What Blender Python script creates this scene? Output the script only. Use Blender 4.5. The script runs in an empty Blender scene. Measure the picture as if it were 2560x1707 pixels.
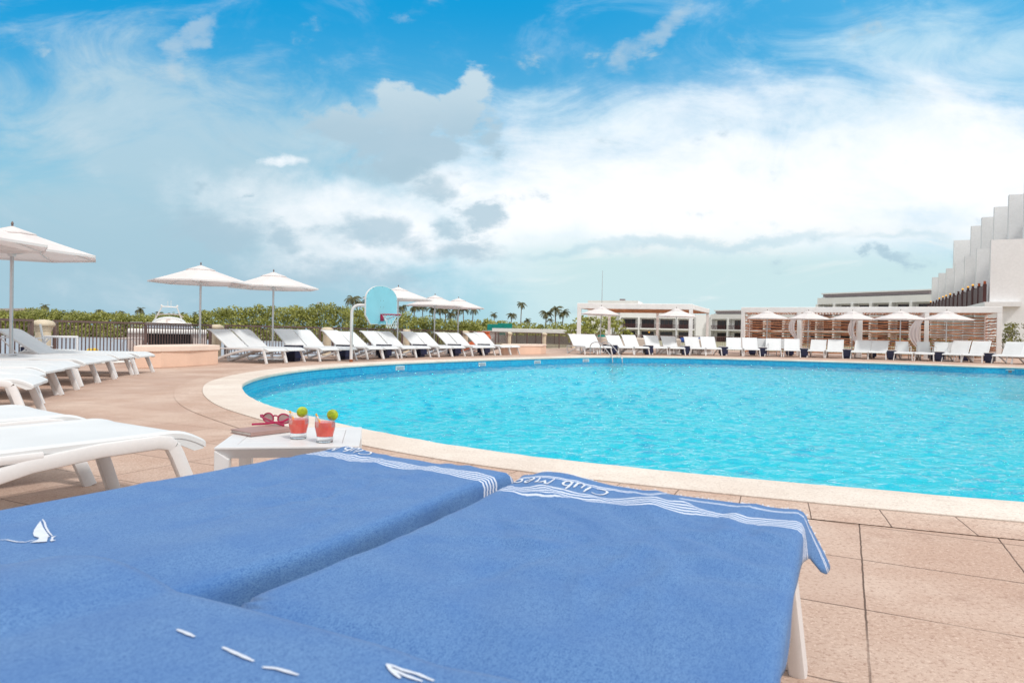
import bpy, bmesh, math, random
from mathutils import Vector, Matrix
from mathutils.geometry import tessellate_polygon
random.seed(11)
R = math.radians
sc = bpy.context.scene
COL = sc.collection
# ------------------------------------------------------------------ camera model (24 mm full frame, eye 0.86 m)
W0, H0, F0 = 2560.0, 1707.0, 1707.0
EYE = Vector((0, 0, .86))
PITCH, ROLL = math.atan(19.5 / F0), math.atan(.020)
_f = Vector((0, math.cos(PITCH), -math.sin(PITCH)))
_r = Vector((1, 0, 0)); _u = _r.cross(_f)
RGT = _r * math.cos(ROLL) + _u * math.sin(ROLL)
UPV = _u * math.cos(ROLL) - _r * math.sin(ROLL)
def ray(px, py):
    return _f + RGT * ((px - W0 / 2) / F0) - UPV * ((py - H0 / 2) / F0)
def G(px, py, z=0.0):                       # where the sight line of a measured point meets the level z
    d = ray(px, py); t = (z - EYE.z) / d.z
    return Vector((d.x * t, d.y * t, z))
def hz(px): return 834 + .02 * (px - 1280)   # horizon row
def A(px, d, z=0.0):                        # a point d metres ahead under column px
    dd = ray(px, hz(px)); k = d / dd.y
    return Vector((dd.x * k, d, z))
def ZH(px, py, d):                          # height of a measured row at distance d
    dd = ray(px, py); return EYE.z + dd.z * d / dd.y

# ------------------------------------------------------------------ node helpers
def srgb(r, g, b):
    f = lambda c: (c / 255 / 12.92) if c <= 10 else ((c / 255 + .055) / 1.055) ** 2.4
    return (f(r), f(g), f(b), 1)
class NT:
    def __init__(s, tree): s.t = tree; s.n = tree.nodes; s.l = tree.links
    def new(s, typ, **kw):
        n = s.n.new(typ)
        for k, v in kw.items(): setattr(n, k, v)
        return n
    def put(s, sock, v):
        if v is None: return
        if hasattr(v, 'is_output') or isinstance(v, bpy.types.NodeSocket): s.l.new(v, sock)
        else: sock.default_value = v
    def math(s, op, a, b=None, c=None, clamp=False):
        n = s.new('ShaderNodeMath', operation=op, use_clamp=clamp)
        s.put(n.inputs[0], a); s.put(n.inputs[1], b); s.put(n.inputs[2], c); return n.outputs[0]
    def vmath(s, op, a, b=None):
        n = s.new('ShaderNodeVectorMath', operation=op); s.put(n.inputs[0], a); s.put(n.inputs[1], b)
        return n.outputs['Value'] if op in ('LENGTH', 'DOT_PRODUCT') else n.outputs[0]
    def noise(s, vec, scale, detail=4, rough=.55, dist=0.0):
        n = s.new('ShaderNodeTexNoise'); s.put(n.inputs['Vector'], vec)
        n.inputs['Scale'].default_value = scale; n.inputs['Detail'].default_value = detail
        n.inputs['Roughness'].default_value = rough; n.inputs['Distortion'].default_value = dist
        return n.outputs['Fac']
    def ramp(s, v, lo, hi, a=0.0, b=1.0, smooth=True):
        n = s.new('ShaderNodeMapRange', interpolation_type='SMOOTHSTEP' if smooth else 'LINEAR')
        s.put(n.inputs['Value'], v); n.inputs['From Min'].default_value = lo; n.inputs['From Max'].default_value = hi
        n.inputs['To Min'].default_value = a; n.inputs['To Max'].default_value = b; return n.outputs[0]
    def mix(s, fac, a, b, typ='MIX'):
        n = s.new('ShaderNodeMix', data_type='RGBA', blend_type=typ, clamp_factor=True)
        s.put(n.inputs[0], fac); s.put(n.inputs[6], a); s.put(n.inputs[7], b); return n.outputs[2]
    def scale(s, vec, v):
        n = s.new('ShaderNodeVectorMath', operation='MULTIPLY'); s.put(n.inputs[0], vec); n.inputs[1].default_value = v; return n.outputs[0]
    def sep(s, vec):
        n = s.new('ShaderNodeSeparateXYZ'); s.put(n.inputs[0], vec); return n.outputs
    def comb(s, x, y, z=0.0):
        n = s.new('ShaderNodeCombineXYZ'); s.put(n.inputs[0], x); s.put(n.inputs[1], y); s.put(n.inputs[2], z); return n.outputs[0]
    def bump(s, h, strength=.3, dist=.01):
        n = s.new('ShaderNodeBump'); n.inputs['Strength'].default_value = strength; n.inputs['Distance'].default_value = dist
        s.put(n.inputs['Height'], h); return n.outputs[0]
def material(name):
    m = bpy.data.materials.new(name); m.use_nodes = True
    nt = NT(m.node_tree); b = m.node_tree.nodes['Principled BSDF']
    return m, nt, b
def coord(nt, kind='Object'): return nt.new('ShaderNodeTexCoord').outputs[kind]
def wpos(nt): return nt.new('ShaderNodeNewGeometry').outputs['Position']
def plain(name, col, rough=.5, metal=0.0, var=.08, vscale=3.0, bump=0.0, bscale=60, kind='Object', spec=.5, fine=0.0):
    m, nt, b = material(name); co = coord(nt, kind)
    n = nt.noise(co, vscale, 5, .6)
    f = nt.ramp(n, .3, .7)
    dark = tuple(c * (1 - var) for c in col[:3]) + (1,); lite = tuple(min(1, c * (1 + var)) for c in col[:3]) + (1,)
    c = nt.mix(f, dark, lite)
    if fine:
        n2 = nt.ramp(nt.noise(co, vscale * 25, 3, .7), .35, .65)
        c = nt.mix(n2, nt.mix(1.0, c, (1 - fine, 1 - fine, 1 - fine, 1), 'MULTIPLY'), c)
    nt.put(b.inputs['Base Color'], c)
    b.inputs['Roughness'].default_value = rough; b.inputs['Metallic'].default_value = metal
    b.inputs['Specular IOR Level'].default_value = spec
    if bump: nt.put(b.inputs['Normal'], nt.bump(nt.noise(co, bscale, 4, .6), bump, .01))
    return m

# ------------------------------------------------------------------ mesh helpers
def circ(r, n=10): return [(r * math.cos(2 * math.pi * k / n), r * math.sin(2 * math.pi * k / n)) for k in range(n)]
def rrect(w, h, r=None, n=3):
    r = min(w, h) * .3 if r is None else r; o = []
    for cx, cy, a0 in ((w/2-r, h/2-r, 0), (-w/2+r, h/2-r, 90), (-w/2+r, -h/2+r, 180), (w/2-r, -h/2+r, 270)):
        for k in range(n + 1):
            a = R(a0 + 90 * k / n); o.append((cx + r * math.cos(a), cy + r * math.sin(a)))
    return o
class MB:
    def __init__(s): s.v = []; s.f = []
    def add(s, vs, fs):
        o = len(s.v); s.v += [tuple(p) for p in vs]; s.f += [tuple(i + o for i in f) for f in fs]; return s
    def box(s, c, d, rz=0.0, bev=0.0):
        x, y, z = d[0] / 2, d[1] / 2, d[2] / 2
        if bev:
            b = min(bev, x * .9, y * .9, z * .9); vs = []
            loops = [(x-b, y-b, -z), (x, y, -z+b), (x, y, z-b), (x-b, y-b, z)]
            for (lx, ly, lz) in loops:
                e = b if lz in (-z+b, z-b) else b * .5
                e = min(e, lx * .6, ly * .6)
                vs += [(lx, -ly+e, lz), (lx, ly-e, lz), (lx-e, ly, lz), (-lx+e, ly, lz), (-lx, ly-e, lz), (-lx, -ly+e, lz), (-lx+e, -ly, lz), (lx-e, -ly, lz)]
            fs = []
            for k in range(3):
                for i in range(8): fs.append((k*8+i, k*8+(i+1) % 8, (k+1)*8+(i+1) % 8, (k+1)*8+i))
            fs += [tuple(range(7, -1, -1)), tuple(range(24, 32))]
        else:
            vs = [(-x,-y,-z),(x,-y,-z),(x,y,-z),(-x,y,-z),(-x,-y,z),(x,-y,z),(x,y,z),(-x,y,z)]
            fs = [(0,3,2,1),(4,5,6,7),(0,1,5,4),(1,2,6,5),(2,3,7,6),(3,0,4,7)]
        ca, sa = math.cos(rz), math.sin(rz)
        return s.add([(c[0]+a*ca-b_*sa, c[1]+a*sa+b_*ca, c[2]+z_) for a, b_, z_ in vs], fs)
    def prism(s, poly, z0, z1, bottom=True):
        n = len(poly); vs = [(p[0], p[1], z0) for p in poly] + [(p[0], p[1], z1) for p in poly]
        fs = [(i, (i+1) % n, n+(i+1) % n, n+i) for i in range(n)]
        tri = tessellate_polygon([[Vector((p[0], p[1], 0)) for p in poly]])
        fs += [tuple(n+i for i in t) for t in tri]
        if bottom: fs += [tuple(reversed(t)) for t in tri]
        return s.add(vs, fs)
    def sweep(s, pts, prof, up=(0, 0, 1), closed=False, cap=True, taper=None):
        pts = [Vector(p) for p in pts]; n = len(pts); m = len(prof); up = Vector(up); vs = []
        for i, p in enumerate(pts):
            a = pts[i-1] if (i > 0 or closed) else p; b = pts[(i+1) % n] if (i < n-1 or closed) else p
            t = (b - a).normalized(); sd = t.cross(up)
            if sd.length < 1e-4: sd = t.cross(Vector((0, 1, 0))) if abs(t.y) < .9 else t.cross(Vector((1, 0, 0)))
            sd.normalize(); nn = sd.cross(t); k = taper[i] if taper else 1.0
            if not closed and 0 < i < n - 1:                      # keep section width through bends
                c = ((p - a).normalized()).dot(t); k *= 1 / max(.7, c)
            vs += [p + sd * q[0] * k + nn * q[1] * k for q in prof]
        fs = []
        for i in range(n if closed else n - 1):
            j = (i + 1) % n
            for q in range(m): fs.append((i*m+q, i*m+(q+1) % m, j*m+(q+1) % m, j*m+q))
        if cap and not closed: fs += [tuple(range(m-1, -1, -1)), tuple((n-1)*m+q for q in range(m))]
        return s.add(vs, fs)
    def bar(s, a, b, prof, up=(0, 0, 1)): return s.sweep([a, b], prof, up)
    def lathe(s, prof, n=24, c=(0, 0, 0), close=True):
        vs = []; k = len(prof)
        for r, z in prof:
            for i in range(n):
                a = 2 * math.pi * i / n; vs.append((c[0] + r*math.cos(a), c[1] + r*math.sin(a), c[2] + z))
        fs = [(i*n+j, i*n+(j+1) % n, (i+1)*n+(j+1) % n, (i+1)*n+j) for i in range(k-1) for j in range(n)]
        if close:
            if prof[0][0] > 1e-5: fs.append(tuple(range(n-1, -1, -1)))
            if prof[-1][0] > 1e-5: fs.append(tuple((k-1)*n+j for j in range(n)))
        return s.add(vs, fs)
    def ball(s, c, r, n=10, sq=(1, 1, 1)):
        pr = [(math.sin(math.pi*i/n), -math.cos(math.pi*i/n)) for i in range(n+1)]
        o = MB().lathe([(max(a, 1e-6), b) for a, b in pr], n*2, close=False)
        return s.add([(c[0]+x*r*sq[0], c[1]+y*r*sq[1], c[2]+z*r*sq[2]) for x, y, z in o.v], o.f)
    def grid(s, fn, us, vs_):
        nu, nv = len(us), len(vs_)
        return s.add([fn(u, v) for u in us for v in vs_], [(i*nv+j, (i+1)*nv+j, (i+1)*nv+j+1, i*nv+j+1) for i in range(nu-1) for j in range(nv-1)])
    def tf(s, M): s.v = [tuple(M @ Vector(p)) for p in s.v]; return s
    def build(s, name, m=None, parent=None, smooth=False, solid=0.0, bevel=0.0, fix=True, uv=None):
        me = bpy.data.meshes.new(name); me.from_pydata(s.v, [], s.f)
        if fix:
            bm = bmesh.new(); bm.from_mesh(me); bmesh.ops.recalc_face_normals(bm, faces=bm.faces); bm.to_mesh(me); bm.free()
        me.validate()
        if uv is not None:
            ly = me.uv_layers.new(name='UVMap')
            for lp in me.loops: ly.data[lp.index].uv = uv[lp.vertex_index]
        if smooth:
            me.polygons.foreach_set('use_smooth', [True] * len(me.polygons))
            if smooth != 'all' and hasattr(me, 'set_sharp_from_angle'): me.set_sharp_from_angle(angle=R(40))
        me.update()
        o = bpy.data.objects.new(name, me); COL.objects.link(o)
        if m is not None: me.materials.append(m)
        if parent is not None: o.parent = parent
        if solid:
            k = o.modifiers.new('thick', 'SOLIDIFY'); k.thickness = solid; k.offset = 0
        if bevel:
            k = o.modifiers.new('edge', 'BEVEL'); k.width = bevel; k.segments = 2; k.limit_method = 'ANGLE'; k.angle_limit = R(40)
        return o
def tag(o, label=None, cat=None, group=None, kind=None):
    if label: o['label'] = label
    if cat: o['category'] = cat
    if group: o['group'] = group
    if kind: o['kind'] = kind
    return o
def thing(name, label, cat, loc=(0, 0, 0), rz=0.0, group=None, scale=None):
    o = bpy.data.objects.new(name, None); COL.objects.link(o); o.empty_display_size = .1
    o.location = loc; o.rotation_euler = (0, 0, rz)
    if scale: o.scale = scale
    return tag(o, label, cat, group)
KIDS = {}
def copy_tree(o, parent=None):
    c = o.copy(); COL.objects.link(c)
    if parent is not None: c.parent = parent
    for ch in o.children: copy_tree(ch, c)
    return c
def kid(o, stem):
    return [c for c in o.children if c.name.split('.')[0] == stem]
ORD = 'first second third fourth fifth sixth seventh eighth ninth tenth eleventh twelfth thirteenth fourteenth fifteenth sixteenth seventeenth eighteenth nineteenth twentieth twenty-first twenty-second twenty-third twenty-fourth'.split()
def catmull(pts, closed=True, k=8):
    n = len(pts); o = []
    for i in range(n if closed else n - 1):
        g = lambda j: Vector(pts[j % n]) if closed else Vector(pts[max(0, min(n-1, j))])
        a, b, c, d = g(i-1), g(i), g(i+1), g(i+2)
        for q in range(k):
            t = q / k
            o.append(.5 * ((2*b) + (c-a)*t + (2*a-5*b+4*c-d)*t*t + (3*b-a-3*c+d)*t**3))
    if not closed: o.append(Vector(pts[-1]))
    return o
def offset(poly, d):                         # closed loop, outward for a counter-clockwise loop
    n = len(poly); o = []
    for i in range(n):
        t = (poly[(i+1) % n] - poly[i-1]); t = Vector((t.x, t.y)).normalized()
        o.append(Vector((poly[i].x + t.y*d, poly[i].y - t.x*d)))
    return o
def resample(pts, step, closed=True):
    P = list(pts) + ([pts[0]] if closed else []); L = [0]
    for i in range(1, len(P)): L.append(L[-1] + (P[i]-P[i-1]).length)
    n = max(3, round(L[-1] / step)); o = []; j = 0
    for k in range(n if closed else n + 1):
        s = L[-1] * k / n
        while j < len(P) - 2 and L[j+1] < s: j += 1
        t = (s - L[j]) / max(1e-9, L[j+1] - L[j]); o.append(P[j].lerp(P[j+1], t))
    return o
def sm(x, a, b):
    t = max(0, min(1, (x - a) / (b - a))); return t * t * (3 - 2 * t)

# ------------------------------------------------------------------ materials
M = {}
def build_materials():
    M['white'] = plain('white_resin', (.74, .73, .73), .38, var=.03, bump=.04, bscale=220, fine=.03)
    # woven sling
    m, nt, b = material('white_sling'); co = coord(nt)
    w1 = nt.new('ShaderNodeTexWave', wave_type='BANDS', bands_direction='X'); nt.put(w1.inputs['Vector'], co); w1.inputs['Scale'].default_value = 130
    w2 = nt.new('ShaderNodeTexWave', wave_type='BANDS', bands_direction='Y'); nt.put(w2.inputs['Vector'], co); w2.inputs['Scale'].default_value = 130
    h = nt.math('ADD', w1.outputs['Fac'], w2.outputs['Fac'])
    nt.put(b.inputs['Base Color'], nt.mix(nt.ramp(nt.noise(co, 2.5, 4), .3, .7), (.68, .70, .71, 1), (.73, .75, .76, 1)))
    b.inputs['Roughness'].default_value = .55; nt.put(b.inputs['Normal'], nt.bump(h, .12, .004)); M['sling'] = m
    M['navy'] = plain('navy_box', (.006, .012, .055), .45, var=.25, fine=.1)
    M['alu'] = plain('brushed_pole', (.55, .53, .53), .32, .85, var=.05)
    M['steel'] = plain('steel', (.62, .62, .63), .16, 1.0, var=.03)
    M['bronze'] = plain('brown_metal', (.165, .105, .092), .45, .15, var=.15, fine=.1)
    M['stone'] = plain('cream_stone', (.66, .57, .43), .85, var=.12, vscale=4, bump=.25, bscale=30, fine=.12)
    M['peach'] = plain('peach_render', (.80, .56, .43), .85, var=.05, vscale=2, bump=.2, bscale=50, fine=.06)
    M['peach_cap'] = plain('peach_cap', (.82, .66, .56), .8, var=.04, vscale=2, bump=.15, bscale=50)
    M['plaster'] = plain('white_plaster', (.85, .85, .85), .85, var=.05, vscale=.25, bump=.12, bscale=8, kind='Object', fine=.05)
    M['plaster2'] = plain('pale_plaster', (.80, .79, .80), .85, var=.05, vscale=.3, fine=.05)
    M['glass'] = plain('dark_pane', (.022, .022, .03), .12, var=.3, vscale=.6)
    M['brownrail'] = plain('brown_rail', (.085, .024, .022), .5, var=.15)
    M['greyband'] = plain('grey_band', (.26, .22, .23), .7, var=.08)
    M['wood'] = plain('stick_wood', (.62, .29, .15), .8, var=.35, vscale=2.2, fine=.2)
    M['beam'] = plain('white_beam', (.86, .845, .83), .65, var=.04, fine=.04)
    M['terracotta'] = plain('terracotta', (.50, .105, .03), .6, var=.2, vscale=3)
    M['beige'] = plain('beige_cushion', (.60, .53, .46), .9, var=.05, bump=.2)
    M['teal'] = plain('teal_cloth', (.0, .20, .17), .85, var=.15)
    M['blue'] = plain('blue_cloth', (.018, .07, .30), .85, var=.15)
    M['lampglow'] = None
    m, nt, b = material('amber_lamp'); b.inputs['Base Color'].default_value = (.9, .45, .06, 1)
    b.inputs['Emission Color'].default_value = (1, .48, .06, 1); b.inputs['Emission Strength'].default_value = .9; M['amber'] = m
    # canopy cloth lets a little light through
    m, nt, b = material('canopy_cloth'); co = coord(nt)
    cc = nt.mix(nt.ramp(nt.noise(co, 2, 4), .3, .7), (.78, .74, .73, 1), (.85, .82, .81, 1)); nt.put(b.inputs['Base Color'], cc)
    b.inputs['Roughness'].default_value = .8
    tr = nt.new('ShaderNodeBsdfTranslucent'); tr.inputs['Color'].default_value = (.82, .66, .62, 1)
    mx = nt.new('ShaderNodeMixShader'); mx.inputs[0].default_value = .18
    nt.l.new(b.outputs[0], mx.inputs[1]); nt.l.new(tr.outputs[0], mx.inputs[2]); nt.l.new(mx.outputs[0], m.node_tree.nodes['Material Output'].inputs[0]); M['canopy'] = m
    m2 = m.copy(); m2.name = 'sheer_cloth'
    for n in m2.node_tree.nodes:
        if n.type == 'MIX_SHADER': n.inputs[0].default_value = .45
        if n.type == 'BSDF_TRANSLUCENT': n.inputs[0].default_value = (.90, .86, .90, 1)
    M['sheer'] = m2
    # leaves
    def leafmat(name, c1, c2, c3, sc_):
        m, nt, b = material(name); p = wpos(nt)
        n1 = nt.ramp(nt.noise(p, sc_, 3, .6), .35, .65); n2 = nt.ramp(nt.noise(p, sc_ * 9, 2, .6), .35, .7)
        rnd = nt.new('ShaderNodeNewGeometry').outputs['Random Per Island']
        c = nt.mix(n1, c1, c2); c = nt.mix(nt.math('MULTIPLY', n2, rnd), c, c3)
        nt.put(b.inputs['Base Color'], c); b.inputs['Roughness'].default_value = .5
        t = nt.new('ShaderNodeBsdfTranslucent'); nt.put(t.inputs[0], c)
        mx = nt.new('ShaderNodeMixShader'); mx.inputs[0].default_value = .25
        nt.l.new(b.outputs[0], mx.inputs[1]); nt.l.new(t.outputs[0], mx.inputs[2]); nt.l.new(mx.outputs[0], m.node_tree.nodes['Material Output'].inputs[0])
        return m
    M['mangrove'] = leafmat('mangrove_leaf', (.19, .215, .04, 1), (.34, .35, .07, 1), (.50, .49, .17, 1), .35)
    M['leaf'] = leafmat('shrub_leaf', (.12, .135, .035, 1), (.21, .21, .055, 1), (.34, .33, .11, 1), .8)
    M['palmleaf'] = leafmat('palm_leaf', (.06, .075, .03, 1), (.11, .115, .045, 1), (.25, .20, .07, 1), .5)
    M['bark'] = plain('bark', (.20, .14, .10), .9, var=.25, vscale=4)
    # pool water: tinted clear sheet with ripples
    m, nt, b = material('pool_water'); m.node_tree.nodes.remove(b); p = wpos(nt)
    wob = nt.new('ShaderNodeVectorMath', operation='ADD'); nt.put(wob.inputs[0], p)
    nn = nt.new('ShaderNodeTexNoise'); nt.put(nn.inputs['Vector'], p); nn.inputs['Scale'].default_value = .8
    nt.put(wob.inputs[1], nt.scale(nn.outputs['Color'], (.5, .5, .5)))
    q = nt.scale(wob.outputs[0], (.55, 1.25, 1)); q2 = nt.scale(wob.outputs[0], (1.1, 2.4, 1))
    h1 = nt.noise(q, 7.0, 3, .55, .8); h2 = nt.noise(q2, 14, 3, .62, .8); h3 = nt.noise(p, 1.1, 2, .5)
    h = nt.math('ADD', nt.math('MULTIPLY', h1, 1.0), nt.math('ADD', nt.math('MULTIPLY', h2, .62), nt.math('MULTIPLY', h3, .6)))
    bp = nt.bump(h, 1.0, .09)
    gl = nt.new('ShaderNodeBsdfGlossy'); gl.inputs['Roughness'].default_value = .03; gl.inputs['Color'].default_value = (1, 1, 1, 1); nt.put(gl.inputs['Normal'], bp)
    tr = nt.new('ShaderNodeBsdfTransparent'); tr.inputs['Color'].default_value = (.08, .835, .915, 1)
    cs = nt.math('ABSOLUTE', nt.vmath('DOT_PRODUCT', nt.new('ShaderNodeNewGeometry').outputs['Incoming'], bp))   # same value from above and below
    fr = nt.math('ADD', nt.math('MULTIPLY', nt.math('POWER', nt.math('SUBTRACT', 1.0, cs, None, True), 3.5), .95), .025)
    mx = nt.new('ShaderNodeMixShader'); nt.put(mx.inputs[0], fr); nt.l.new(tr.outputs[0], mx.inputs[1]); nt.l.new(gl.outputs[0], mx.inputs[2])
    nt.l.new(mx.outputs[0], m.node_tree.nodes['Material Output'].inputs[0]); M['water'] = m
    # lagoon
    m, nt, b = material('lagoon_water'); p = wpos(nt)
    b.inputs['Base Color'].default_value = (.40, .41, .45, 1); b.inputs['Roughness'].default_value = .35
    nt.put(b.inputs['Normal'], nt.bump(nt.noise(nt.scale(p, (.6, 1.4, 1)), 2.2, 4, .6), .9, .12)); M['lagoon'] = m
    # mosaic wall (uv metres)
    m, nt, b = material('pool_mosaic'); uv = coord(nt, 'UV')
    br = nt.new('ShaderNodeTexBrick', offset=0.0, squash=1.0); nt.put(br.inputs['Vector'], uv)
    br.inputs['Scale'].default_value = 1; br.inputs['Brick Width'].default_value = .055; br.inputs['Row Height'].default_value = .055
    br.inputs['Mortar Size'].default_value = .005; br.inputs['Bias'].default_value = .0
    br.inputs['Color1'].default_value = (.0, .20, .50, 1); br.inputs['Color2'].default_value = (.01, .40, .68, 1); br.inputs['Mortar'].default_value = (.10, .42, .58, 1)
    nt.put(b.inputs['Base Color'], nt.mix(nt.ramp(nt.sep(uv)[1], -.42, -.40, 1, 0), nt.mix(nt.ramp(nt.noise(uv, 2, 3), .3, .7, 0, .35), br.outputs['Color'], (.02, .50, .72, 1)), (.74, .89, .93, 1)))
    b.inputs['Roughness'].default_value = .18; M['mosaic'] = m
    m, nt, b = material('pool_floor'); p = wpos(nt)
    br = nt.new('ShaderNodeTexBrick', offset=0.0); nt.put(br.inputs['Vector'], p); br.inputs['Scale'].default_value = 1
    br.inputs['Brick Width'].default_value = .2; br.inputs['Row Height'].default_value = .2; br.inputs['Mortar Size'].default_value = .006
    br.inputs['Color1'].default_value = (.82, .93, .95, 1); br.inputs['Color2'].default_value = (.86, .94, .96, 1); br.inputs['Mortar'].default_value = (.6, .8, .86, 1)
    nt.put(b.inputs['Base Color'], br.outputs['Color']); b.inputs['Roughness'].default_value = .4; M['floor'] = m
    # paving: grid turned to the resort's axis
    def stone(nt, p, base, lite, dark):
        st = nt.scale(p, (1, 1, 1))
        a = nt.ramp(nt.noise(st, 1.3, 5, .65), .32, .7); c = nt.mix(a, base, lite)
        c = nt.mix(nt.ramp(nt.noise(st, 4.2, 6, .7), .52, .78, 0, .6), c, dark)
        c = nt.mix(nt.ramp(nt.noise(st, .55, 4, .6), .42, .66, 0, .5), c, (base[0]*.86, base[1]*.82, base[2]*.79, 1)); g = nt.noise(st, 60, 4, .85); c = nt.mix(nt.ramp(g, .50, .62, 0, .70), c, dark)
        c = nt.mix(nt.ramp(nt.noise(st, 75, 3, .8), .54, .64, 0, .7), c, (lite[0]*1.15, lite[1]*1.15, lite[2]*1.15, 1))
        v = nt.new('ShaderNodeTexVoronoi'); nt.put(v.inputs['Vector'], p); v.inputs['Scale'].default_value = 6.5
        rr = nt.sep(v.outputs['Color'])[0]
        spot = nt.math('MULTIPLY', nt.ramp(v.outputs['Distance'], .02, .055, 1, 0), nt.ramp(rr, .80, .86))
        c = nt.mix(nt.math('MULTIPLY', spot, .7), c, (.12, .06, .05, 1))
        return c, g
    BASE, LITE, DARK = (.525, .365, .285, 1), (.67, .53, .44, 1), (.31, .185, .14, 1)
    m, nt, b = material('deck_paving'); p = wpos(nt); x, y, z = nt.sep(p)
    wv = nt.math('MULTIPLY', nt.math('SUBTRACT', nt.noise(p, 14, 3), .5), .007)
    ca, cb = .8980, .4400
    ua = nt.math('ADD', nt.math('SUBTRACT', nt.math('MULTIPLY', x, ca), nt.math('MULTIPLY', y, cb)), wv)
    ub = nt.math('ADD', nt.math('ADD', nt.math('MULTIPLY', x, cb), nt.math('MULTIPLY', y, ca)), wv)
    def joint(u, off, pitch, w):
        k = nt.math('DIVIDE', nt.math('SUBTRACT', u, off), pitch)
        fr_ = nt.math('ABSOLUTE', nt.math('SUBTRACT', nt.math('FRACT', nt.math('ADD', k, .5)), .5))
        dd = nt.math('MULTIPLY', fr_, pitch); return nt.ramp(dd, w * .5, w * 1.1, 1, 0), nt.math('FLOOR', nt.math('ADD', k, 100.0))
    ja, ia = joint(ua, .073, .548, .0036); jb, ib = joint(ub, 2.46, .555, .0042)
    c, g = stone(nt, p, BASE, LITE, DARK)
    wn = nt.new('ShaderNodeTexWhiteNoise', noise_dimensions='2D'); nt.put(wn.inputs['Vector'], nt.comb(ia, ib))
    c = nt.mix(nt.math('MULTIPLY', wn.outputs['Value'], .45), c, (.43, .285, .225, 1))
    far = nt.ramp(nt.math('SUBTRACT', y, nt.math('MULTIPLY', x, .0)), 5.2, 7.0, 1, .12)
    patch = nt.ramp(nt.noise(p, .9, 2), .36, .5, .45, 1)
    jj = nt.math('MAXIMUM', nt.math('MULTIPLY', ja, .92), nt.math('MULTIPLY', jb, .85)); jj = nt.math('MULTIPLY', nt.math('MULTIPLY', jj, far), patch)
    nt.put(b.inputs['Base Color'], nt.mix(jj, c, (.10, .065, .05, 1)))
    b.inputs['Roughness'].default_value = .85; b.inputs['Specular IOR Level'].default_value = .25
    nt.put(b.inputs['Normal'], nt.bump(nt.math('SUBTRACT', nt.math('MULTIPLY', g, .35), nt.math('MULTIPLY', jj, 1.5)), .5, .004)); M['deck'] = m
    m, nt, b = material('border_paving'); p = wpos(nt); uv = coord(nt, 'UV'); c, g = stone(nt, p, BASE, LITE, DARK)
    u, v, _ = nt.sep(uv)
    j1, i1 = joint(nt.math('ADD', u, wv if False else nt.math('MULTIPLY', nt.math('SUBTRACT', nt.noise(p, 9, 3), .5), .012)), 0.0, .5, .0052)
    e1 = nt.ramp(v, .004, .010, 1, 0); e2 = nt.ramp(v, .412, .417, 0, .8)
    yy = nt.sep(p)[1]
    jj = nt.math('MULTIPLY', nt.math('MAXIMUM', j1, nt.math('MAXIMUM', e1, e2)), nt.ramp(yy, 5.5, 9, .85, .35))
    nt.put(b.inputs['Base Color'], nt.mix(jj, c, (.09, .055, .042, 1))); b.inputs['Roughness'].default_value = .85; b.inputs['Specular IOR Level'].default_value = .25
    nt.put(b.inputs['Normal'], nt.bump(nt.math('SUBTRACT', nt.math('MULTIPLY', g, .35), jj), .5, .004)); M['border'] = m
    m, nt, b = material('coping_stone'); p = wpos(nt); c, g = stone(nt, p, (.70, .60, .52, 1), (.80, .73, .65, 1), (.55, .45, .385, 1))
    nt.put(b.inputs['Base Color'], c); b.inputs['Roughness'].default_value = .8; b.inputs['Specular IOR Level'].default_value = .3
    nt.put(b.inputs['Normal'], nt.bump(nt.noise(p, 45, 5, .7), .4, .006)); M['coping'] = m
    M['quay'] = plain('quay_concrete', (.42, .38, .34), .9, var=.15, vscale=1, bump=.3)
    M['land'] = plain('sandy_land', (.34, .31, .20), .95, var=.25, vscale=.2, bump=.2, bscale=4)
    # towel cloth: uv = metres along the towel / across it
    m, nt, b = material('blue_towel'); uv = coord(nt, 'UV'); u, v, _ = nt.sep(uv)
    st = nt.scale(uv, (1, 1.9, 1))
    fib = nt.ramp(nt.noise(st, 215, 4, .8), .38, .62); med = nt.ramp(nt.noise(st, 60, 4, .75), .36, .64); big = nt.ramp(nt.noise(uv, 7, 4, .6), .35, .7)
    c = nt.mix(fib, (.030, .105, .305, 1), (.130, .262, .50, 1)); c = nt.mix(nt.math('MULTIPLY', med, .42), c, (.150, .300, .545, 1)); c = nt.mix(nt.math('MULTIPLY', big, .42), c, (.055, .155, .40, 1))
    thr = nt.new('ShaderNodeTexWave', wave_type='BANDS', bands_direction='DIAGONAL'); nt.put(thr.inputs['Vector'], uv); thr.inputs['Scale'].default_value = 210
    wob = nt.math('MULTIPLY', nt.math('SUBTRACT', nt.noise(nt.comb(v, 0.0), 20, 4, .65), .5), .020)
    uu = nt.math('ADD', u, wob)
    def line(c0, w): return nt.ramp(nt.math('ABSOLUTE', nt.math('SUBTRACT', uu, c0)), w * .5, w * .5 + .0012, 1, 0)
    ln = None
    for c0, w in ((.040, .0038), (.049, .0038), (.143, .0075), (.160, .0075), (.177, .0075), (.194, .0075), (.211, .0075)):
        q = line(c0, w); ln = q if ln is None else nt.math('MAXIMUM', ln, q)
    c = nt.mix(nt.math('MULTIPLY', ln, .86), c, (.70, .75, .84, 1))
    nt.put(b.inputs['Base Color'], c); b.inputs['Roughness'].default_value = .95; b.inputs['Specular IOR Level'].default_value = .1
    b.inputs['Sheen Weight'].default_value = .12
    nt.put(b.inputs['Normal'], nt.bump(nt.math('ADD', nt.math('MULTIPLY', thr.outputs['Fac'], .4), nt.noise(st, 260, 3, .7)), .10, .0015)); M['towel'] = m
    M['stitch'] = plain('white_thread', (.66, .71, .80), .9, var=.06, vscale=40, bump=.3, bscale=400)
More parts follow.
